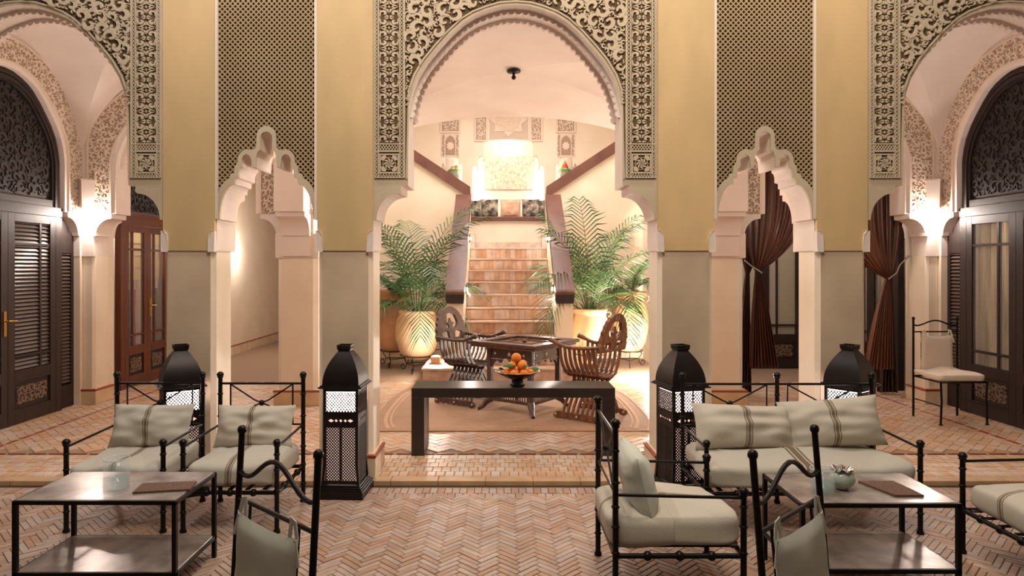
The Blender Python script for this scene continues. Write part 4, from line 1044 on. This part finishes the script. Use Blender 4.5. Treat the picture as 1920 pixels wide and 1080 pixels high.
for k in range(4):
    Tk = Matrix.Rotation(k*pi/2, 4, 'Z') @ frame((0, -b, 0), (1, 0, 0), (0, 1, 0))
    q = M(Tk); P = [(-b, .735), (-b, .50), (-b+.05, .50)]+[(-b+.05+(2*b-.1)*i/12, .50+.05*abs(sin(i*pi/3))+(.07*sin(pi*i/12))) for i in range(13)]+[(b-.05, .50), (b, .50), (b, .735)]
    q.poly(P, 0, .02); q.build('apron', m_walnut2, it)
    q = M(Tk); q.poly(rectp(-b+.03, b-.03, .20, .24), 0, .02)
    for i in range(16): x = -b+.06+i*(2*b-.12)/15; q.tube([(x, .01, .14), (x, .01, .20)], .007, 5)
    q.poly(rectp(-b, b, .115, .145), -.012, .025); q.build('lower_gallery', m_walnut2, it)
    q = M(Tk)
    for x, z, r in ((-.2, .66, .018), (0, .66, .026), (.2, .66, .018), (-b+.03, .58, .014), (b-.03, .58, .014)): q.poly([(x-r, z), (x, z+r), (x+r, z), (x, z-r)], -.004, 0)
    for i in range(22): x = -.25+i*.5/21; q.poly([(x-.006, .598), (x, .606), (x+.006, .598), (x, .590)], -.004, 0)
    q.build('inlay', m_inlay, it)
    q = M(Matrix.Rotation(k*pi/2, 4, 'Z')); q.box(-b-.015, -b+.045, -b-.015, -b+.045, .115, .735); q.build('leg', m_walnut2, it, bevel=.006)
    q = M(Matrix.Rotation(k*pi/2, 4, 'Z')); q.tube([(-b+.02, -b+.02, .13), (-b-.02, -b-.02, .09), (-b-.045, -b-.045, .04), (-b-.09, -b-.09, .012)], [.045, .036, .026, .022], 8); q.build('foot', m_walnut2, it)

# ------------------------------------------------------------------ urns, stands, palms
def stand(label, loc, r, h=.27):
    t = thing('pot_stand', label, 'plant stand', loc, .4)
    q = M(); q.tube([(r*cos(i*pi/12), r*sin(i*pi/12), h) for i in range(24)], .008, 6, closed=True); q.build('ring', m_iron, t)
    for k in range(3):
        c = M(Matrix.Rotation(k*2*pi/3, 4, 'Z')); pts = [(r, 0, h), (r+.03, 0, h-.07), (r-.03, 0, h-.14), (r-.02, 0, .07)]
        pts += [(r+.05+.055*cos(a)*(1-i*.06), 0, .062+.055*sin(a)*(1-i*.06)) for i, a in enumerate([pi+i*pi/4 for i in range(0, 9)])]
        c.tube(pts, .007, 6); c.build('scroll_leg', m_iron, t)
    q = M()
    for k in range(3): a = 2*pi*k/3; b_ = 2*pi*(k+1)/3; q.tube([((r-.03)*cos(a), (r-.03)*sin(a), h-.14), ((r-.03)*cos(b_), (r-.03)*sin(b_), h-.14)], .006, 6)
    q.build('tie_bar', m_iron, t)
def urnprof(R_, H_, kind):
    if kind == 'round': P = [(.25, 0), (.5, .02), (.8, .18), (.97, .42), (1.0, .62), (.92, .82), (.80, .92), (.82, .95), (.84, 1), (.76, 1), (.74, .94), (.7, .90)]
    else: P = [(.3, 0), (.55, .03), (.82, .15), (.97, .35), (1, .52), (.93, .70), (.82, .84), (.78, .89), (.88, .92), (.9, .98), (.84, 1), (.74, .99), (.72, .9), (.7, .88)]
    return [(a*R_, b*H_) for a, b in P]
def frond(mb, base, az, el, L, droop, wid, n=21, seed=0, lean=.8):
    rnd = random.Random(seed); p = Vector(base); pts = [p.copy()]; k = 12; e = el
    for i in range(k):
        e -= droop/k*(.4+1.3*i/k); p = p+Vector((cos(az)*cos(e), sin(az)*cos(e), sin(e)))*(L/k); pts.append(p.copy())
    mb.tube(pts, [.009*(1-.8*i/k) for i in range(k+1)], 5)
    side = Vector((-sin(az), cos(az), 0))
    for i in range(n):
        q = .22+.77*i/(n-1); f = q*k; j = min(int(f), k-1); P = pts[j].lerp(pts[j+1], f-j); d = (pts[j+1]-pts[j]).normalized(); up = side.cross(d)
        ll = wid*1.12*(sin(pi*(.12+.80*q))**.7)*rnd.uniform(.9, 1.1); w = .015
        for s in (-1, 1):
            o = (side*s*.75+d*(.55+.4*q)+up*(-.12)).normalized(); w_ax = d*w
            m1_ = P+o*ll*.5-Vector((0, 0, .04*ll)); e_ = P+o*ll-Vector((0, 0, .38*ll*lean*rnd.uniform(.5, 1.3)))
            mb.add([P-w_ax*.5, P+w_ax*.5, m1_+w_ax*.9, m1_-w_ax*.9, e_], [(0, 1, 2, 3), (3, 2, 4)])
def palm(label, loc, R_, H_, kind, m_, fr, lean):
    t = thing('potted_palm', label, 'potted plant', loc)
    q = M(); q.lathe(urnprof(R_, H_, kind), n=36); q.build('pot', m_, t)
    q = M(); q.lathe([(.001, H_*.91), (R_*.72, H_*.90)], n=24); q.build('soil', m_soil, t)
    if kind != 'round':
        for s in (1,): q = M(); q.tube([(R_*.86, 0, H_*.93), (R_*1.02, 0, H_*.92), (R_*1.04, 0, H_*.86), (R_*.9, 0, H_*.83)], .012, 6); q.build('handle', m_, t)
    for i, f in enumerate(fr):
        q = M(); az, el, L, dr, w = f; rr = .05
        frond(q, (rr*cos(az), rr*sin(az), H_*.88), az, el, L, dr, w, seed=i+int(loc[0]*10), lean=lean); q.build('frond', m_frond, t)
def frs(n, seed, L, avoid=0, wl=.42):
    rnd = random.Random(seed); out = []
    for i in range(n):
        az = 2*pi*i/n*1.0+rnd.uniform(-.25, .25); ring_ = i % 3
        el = (R(84), R(68), R(46))[ring_]+rnd.uniform(-.1, .1); out.append((az, el, L*(1.0, .95, .85)[ring_]*rnd.uniform(.85, 1.1)*(.58 if abs(cos(az-avoid)) > .72 and ring_ else 1), (1.0, 1.8, 2.5)[ring_]+rnd.uniform(-.2, .3), wl*rnd.uniform(.85, 1.1)))
    return out
stand('black wrought iron scroll stand under the near left urn', (-1.33, 10.55, .035), .27)
palm('large kentia palm in a pale round terracotta urn left of the stairs', (-1.33, 10.55, .23), .35, .78, 'round', m_pot2, frs(21, 3, 2.05, 0, .52), 1.0)
stand('black wrought iron scroll stand under the urn at the left edge of the hall', (-1.80, 11.15, .035), .22)
palm('tall orange terracotta urn with sparse fronds behind the left palm', (-1.80, 11.15, .27), .33, 1.05, 'tall', m_pot, frs(5, 8, .55, 0, .26), .8)
stand('black wrought iron scroll stand under the near right urn', (1.42, 10.72, .035), .26)
palm('large kentia palm in a terracotta urn right of the stairs', (1.42, 10.72, .23), .33, .80, 'tall', m_pot2, frs(21, 5, 1.95, pi, .52), 1.2)
stand('black wrought iron scroll stand under the tall right urn', (2.12, 11.1, .035), .23)
palm('tall orange terracotta urn with a few upright fronds at the right', (2.12, 11.1, .27), .325, 1.02, 'tall', m_pot, frs(7, 12, .8, 0, .3), .8)

# ------------------------------------------------------------------ iron seating
def post(par, x, y, h, r=.0155, name='post'):
    q = M(); q.lathe([(.022, 0), (.022, .015), (r, .025), (r, h-.035), (r+.006, h-.032), (r+.006, h-.022), (r+.002, h-.02)], (x, y, 0), 10)
    for z in (.13, .27, .40, .50, .62, .78):
        if z < h-.08: q.lathe([(r, z-.008), (r+.007, z), (r, z+.008)], (x, y, 0), 10)
    q.lathe([(.018, h-.022), (.026, h-.014), (.024, h-.003), (.014, h+.008), (.001, h+.012)], (x, y, 0), 10)
    q.build(name, m_iron, par)
def iron_seat(label, loc, rz, w, d, bays, name='iron_armchair', cat='armchair', group=None):
    t = thing(name, label, cat, loc, rz, group)         # faces -y
    X = w/2; Y = d/2
    for s in (-1, 1): post(t, s*X, Y, .93); post(t, s*X, -Y, .588)
    for k in range(1, bays): post(t, -X+w*k/bays, Y, .93)
    for s in (-1, 1): q = M(); q.tube([(s*X, Y, .56), (s*X, -Y, .545)], .0085, 8); q.build('armrest', m_iron, t)
    q = M(); q.tube([(-X, Y, .855), (X, Y, .855)], .0085, 8); q.build('top_rail', m_iron, t)
    for k in range(bays):
        a = -X+w*k/bays; b = a+w/bays; c = (a+b)/2; br = M(); zc = .715
        for xx in (a+.075, b-.075): br.tube([(xx, Y, .855), (xx, Y, .56)], .006, 6)
        for s, x0 in ((1, a+.075), (-1, b-.075)):
            br.tube([(x0, Y, .85), (c-s*.05, Y, zc+.02), (c, Y, zc)], .006, 6); br.tube([(x0, Y, .57), (c-s*.05, Y, zc-.02), (c, Y, zc)], .006, 6)
        br.ball((c, Y, zc), .022, 8); br.tube([(a, Y, .56), (b, Y, .56)], .007, 6); br.build('cross_brace', m_iron, t)
    q = M()
    for yy in (Y, -Y): q.tube([(-X, yy, .255), (X, yy, .255)], .014, 8)
    for xx in (X, -X): q.tube([(xx, -Y, .255), (xx, Y, .255)], .014, 8)
    for k in range(int(3*bays)):
        xx = -X+w*(k+1)/(3*bays+1); q.ball((xx, -Y, .255), .024, 8)
    for k in range(3):
        yy = -Y+d*(k+1)/4
        for s in (-1, 1): q.ball((s*X, yy, .255), .024, 8)
    q.build('seat_frame', m_iron, t)
    for k in range(int(5*bays)):
        xx = -X+w*(k+.7)/(5*bays+.4); q = M(); q.box(xx-.014, xx+.014, -Y, Y, .272, .278); q.build('seat_slat', m_iron, t)
    return t
def cushion(w, d, h, seed, n=28):
    mb = M()
    def f(a, b):
        ph = (a*2-1)*pi; th = (b-.5)*pi
        def p(c, e): return math.copysign(abs(c)**e, c)
        x = w/2*p(cos(th), .22)*p(cos(ph), .18); y = d/2*p(cos(th), .22)*p(sin(ph), .18); z = h/2*p(sin(th), .45)
        wv = noise.noise(Vector((x*5+seed, y*5, z*6)))*.022+noise.noise(Vector((x*14+seed, y*9, z*10)))*.006
        k = 1+wv/(.3); return (x*k, y*k, z+wv*1.6+(.02*(1-(x/w*2)**2)*(1-(y/d*2)**2) if z > 0 else 0))
    mb.sheet(f, n*2, n); return mb
def seatc(label, loc, rz, w, d, h, seed, m=m_linen, name='seat_cushion'):
    o = cushion(w, d, h, seed).build(name, m); o.location = loc; o.rotation_euler = (0, 0, rz); return tag(o, label, 'cushion')
WA, DA = .60, .565
iron_seat('black iron armchair at the far left of the courtyard', (-2.475, 4.55, 0), 0, WA+.02, DA, 1)
seatc('linen seat cushion on the leftmost iron armchair', (-2.475, 4.55, .36), 0, .585, .60, .155, 1)
place_pillow('pillow', 'grey striped linen pillow leaning on the leftmost armchair back', 'cushion', (-2.47, 4.71, .575), R(1), R(-20), .57, .31, .15, m_linen, 2.2)
iron_seat('black iron armchair second from the left, before the lantern pier', (-1.735, 4.545, 0), 0, WA, DA, 1)
seatc('linen seat cushion on the second armchair from the left', (-1.735, 4.545, .36), 0, .575, .60, .155, 5)
place_pillow('pillow', 'cream striped linen pillow leaning on the second armchair back', 'cushion', (-1.745, 4.72, .57), R(-1), R(-18), .56, .30, .15, m_linen2, 7.1)
iron_seat('black iron armchair turned right, beside the centre floor', (.89, 3.63, 0), R(90), .60, .64, 1)
seatc('rumpled linen seat cushion on the armchair turned right', (.87, 3.63, .36), R(90), .575, .66, .165, 9, m_linen2)
place_pillow('pillow', 'small plain linen pillow standing on the armchair turned right', 'cushion', (.73, 3.60, .56), R(90), R(-14), .46, .34, .17, m_canvas, .7, wr=.005)
iron_seat('black iron sofa with three back posts before the right piers', (1.985, 4.52, 0), 0, 1.36, .56, 2, 'iron_sofa', 'sofa')
seatc('long linen seat cushion on the iron sofa', (1.985, 4.52, .36), 0, 1.33, .60, .16, 12)
place_pillow('pillow', 'left linen pillow with brown stripes on the iron sofa', 'cushion', (1.69, 4.66, .575), R(4), R(-24), .72, .33, .27, m_linen2, 5.5, roll=R(3))
place_pillow('pillow', 'right linen pillow with brown stripes on the iron sofa', 'cushion', (2.32, 4.69, .60), R(-3), R(-20), .70, .35, .25, m_linen2, 8.8, roll=R(-5))
iron_seat('black iron armchair cut off at the right edge of the picture', (3.06, 3.66, 0), R(-90), .60, .64, 1)
seatc('linen seat cushion at the right edge of the picture', (3.08, 3.66, .36), R(-90), .575, .66, .165, 15, m_linen2)
# dining chairs
def iron_chair(label, loc, rz, lean=.06, zr=.84, zc=.94, ar=.078):
    t = thing('iron_chair', label, 'chair', loc, rz)        # faces -y
    X = .25; Y = .22; h = 1.09
    def bp(s, z): return (s*X, Y+lean*max(0, z-.45)/.6, z)
    for s in (-1, 1):
        q = M(); q.tube([bp(s, 0), bp(s, .45), bp(s, h)], .012, 8); q.ball((s*X, Y+lean*1.06, h), .018, 8); q.build('back_leg', m_iron, t)
        q = M(); q.tube([(s*X, -Y, 0), (s*(X-.01), -Y, .25), (s*X, -Y, .46)], .011, 8); q.lathe([(.018, 0), (.018, .012), (.011, .02)], (s*X, -Y, 0), 8); q.build('front_leg', m_iron, t)
        q = M(); q.tube([(s*X, -Y, .2), (s*X, Y, .2)], .007, 6); q.build('stretcher', m_iron, t)
    q = M(); pts = []
    for i in range(17):
        u = -1+i/8; pts.append((u*X, Y+lean*(zc-.45)/.6, zc+(ar*cos(u*pi/1.3)**1.3 if abs(u) < .65 else -.012*sin((abs(u)-.65)/.35*pi))))
    q.tube(pts, .009, 8); q.build('crown_rail', m_iron, t)
    q = M(); q.tube([(-X, Y+lean*(zr-.45)/.6, zr), (X, Y+lean*(zr-.45)/.6, zr)], .008, 8); q.build('back_rail', m_iron, t); q = M(); q.tube([(-X, Y, .52), (X, Y, .52)], .008, 8); q.build('back_rail', m_iron, t)
    for s in (-1, 1):
        q = M(); q.tube([(s*.16, Y+lean*(zr-.45)/.6, zr), (s*.16, Y, .52)], .006, 6); q.ball((s*.16, Y+lean*.3, .66), .011, 6); q.build('back_bar', m_iron, t)
    q = M(); q.tube([(-X, -Y, .45), (X, -Y, .45), (X, Y, .45), (-X, Y, .45)], .010, 8, closed=True)
    for k in range(4): q.tube([(-X+.1+k*.1, -Y, .45), (-X+.1+k*.1, Y, .45)], .005, 6)
    q.build('seat_frame', m_iron, t); return t
def tied_cushion(label, loc, rz, m, lean=.06, w=.40, h=.40, seed=1, z0=.42):
    t = thing('back_cushion', label, 'cushion', loc, rz); Y = .22
    T = Matrix.Translation((0, Y+lean*.30-.028, z0+h/2+.02)) @ Matrix.Rotation(-math.atan(lean/.6), 4, 'X')
    q = M(T)
    for sgn in (1, -1):
        q.sheet(lambda a, b: ((a-.5)*w*(1+.02*sin(b*7)), sgn*.02*(max(0, 1-(2*a-1)**6)*max(0, 1-(2*b-1)**6))**.5+.006*noise.noise(Vector((a*3+seed, b*4, 0))), (b-.5)*h-.018*(1-(2*a-1)**2)*(b**3)), 16, 16)
    q.build('cushion_cover', m, t)
    for s in (-1, 1):
        q = M(T); q.ribbon([(s*w*.47, h*.49), (s*w*.43, h*.49+.05), (s*w*.38, h*.49+.06), (s*w*.36, h*.47)], [.009]*4, .0, .003); q.ribbon([(s*w*.46, h*.48), (s*w*.50, h*.38), (s*w*.53, h*.30)], [.008]*3, -.005, -.002); q.build('tie', m, t)
    return t
WCH = (4.66+.19, 7.22, .035)
iron_chair('slender iron chair with white cushions by the right door', WCH, R(2), 0, .94, 1.02, .045)
tied_cushion('white back cushion tied to the iron chair by the right door', WCH, R(2), m_whitecloth, 0, .36, .42, z0=.47)
seatc('white seat pad on the iron chair by the right door', (WCH[0], WCH[1], .53), R(2), .50, .45, .07, 20, m_whitecloth)
# foreground chairs: back line from P1 to P2
def fg(p1, p2, sgn, lab1, lab2, seed):
    a = Vector(p1); b = Vector(p2); c = (a+b)/2; d = (b-a).normalized(); nrm = Vector((d.y, -d.x))*sgn     # facing direction
    rz = math.atan2(nrm.x, -nrm.y); lean = (.035 if c.x < 0 else .05); o = c+nrm*(.22+lean*1.06)
    iron_chair(lab1, (o.x, o.y, 0), rz, lean); tied_cushion(lab2, (o.x, o.y, 0), rz, m_canvas, lean, .40, .44, seed, z0=.355)
fg((-.976, 2.50), (-.588, 2.16), 1, 'black iron chair in the left foreground, seen close from its seat side', 'grey-green cushion tied to the left foreground chair', 1)
fg((.823, 2.17), (1.17, 2.50), 1, 'black iron chair in the right foreground, before the right table', 'grey-green cushion tied to the right foreground chair', 4)

# ------------------------------------------------------------------ low tables and what stands on them
def low_table(label, x0, x1, y0, y1, zt, zs):
    t = thing('coffee_table', label, 'table', ((x0+x1)/2, (y0+y1)/2, 0)); X = (x1-x0)/2; Y = (y1-y0)/2
    for sx in (-1, 1):
        for sy in (-1, 1): q = M(); q.box(sx*X-.011, sx*X+.011, sy*Y-.011, sy*Y+.011, 0, zt-.012); q.build('leg', m_iron, t)
    for z, nm in ((zt, 'tabletop'), (zs, 'shelf')):
        q = M(); q.box(-X, X, -Y, Y, z-.012, z); q.build(nm, m_table, t, bevel=.002)
        q = M()
        for s in (-1, 1): q.box(-X-.011, X+.011, s*Y-.011, s*Y+.011, z-.024, z-.002); q.box(s*X-.011, s*X+.011, -Y, Y, z-.024, z-.002)
        q.build('rim', m_iron, t, bevel=.002)
low_table('low iron table with worn zinc top at the left foreground', -2.50, -1.68, 3.43, 3.90, .50, .13)
low_table('low iron table with pale zinc top between the right chairs', 1.53, 2.325, 3.39, 3.87, .50, .165)
def tumbler(label, x, y, r, h, wl, flare=1.0):
    t = thing('glass', label, 'glass', (x, y, .501)); th = .004
    q = M(); q.lathe([(.001, 0), (r*.96, 0), (r, .006), (r*flare, h), (r*flare-th, h), (r-th, .014), (.001, .014)], n=32); q.build('tumbler', m_glass, t)
    q = M(); q.lathe([(.001, .0145), (r-th-.0006, .0145), (r+(r*flare-r)*wl/h-th-.0006, wl), (.001, wl)], n=32); q.build('water', m_water, t)
    q = M(); q.tube([((r*flare-.002)*cos(i*pi/16), (r*flare-.002)*sin(i*pi/16), h) for i in range(32)], .0026, 6, closed=True); q.build('rim', m_rimglass, t)
tumbler('tall glass with bluish water on the left table', -2.055, 3.56, .066, .175, .075)
tumbler('short glass with water behind the right foreground chair', 1.70, 3.53, .058, .13, .06, 1.08)
for lab, pts in (('dark brown woven mat on the left table', [(-1.945, 3.515), (-1.665+.0, 3.565), (-1.69, 3.70), (-1.97, 3.66)]), ('brown woven mat on the right table', [(1.98, 3.70), (2.175, 3.70), (2.20, 3.47), (2.05, 3.47)])):
    q = M(frame((0, 0, 0), (1, 0, 0), (0, 0, 1), (0, 1, 0))); q.poly(pts, .501, .512); tag(q.build('placemat', m_mat), lab, 'mat')
t = thing('ashtray_pot', 'small round celadon pot with a fluted silver rim on the right table', 'pot', (1.84, 3.60, .501))
q = M(); q.lathe([(.001, 0), (.03, 0), (.034, .008), (.058, .03), (.066, .055), (.056, .085), (.035, .098), (.03, .09), (.001, .05)], n=28); q.build('body', m_celadon, t)
q = M(); q.sheet(lambda a, b: ((.032+.028*b+.004*cos(a*16*pi/1))*cos(a*2*pi), (.032+.028*b+.004*cos(a*16*pi))*sin(a*2*pi), .094+.016*b-.006*cos(a*16*pi)*b), 64, 3); q.build('fluted_rim', m_silver, t)
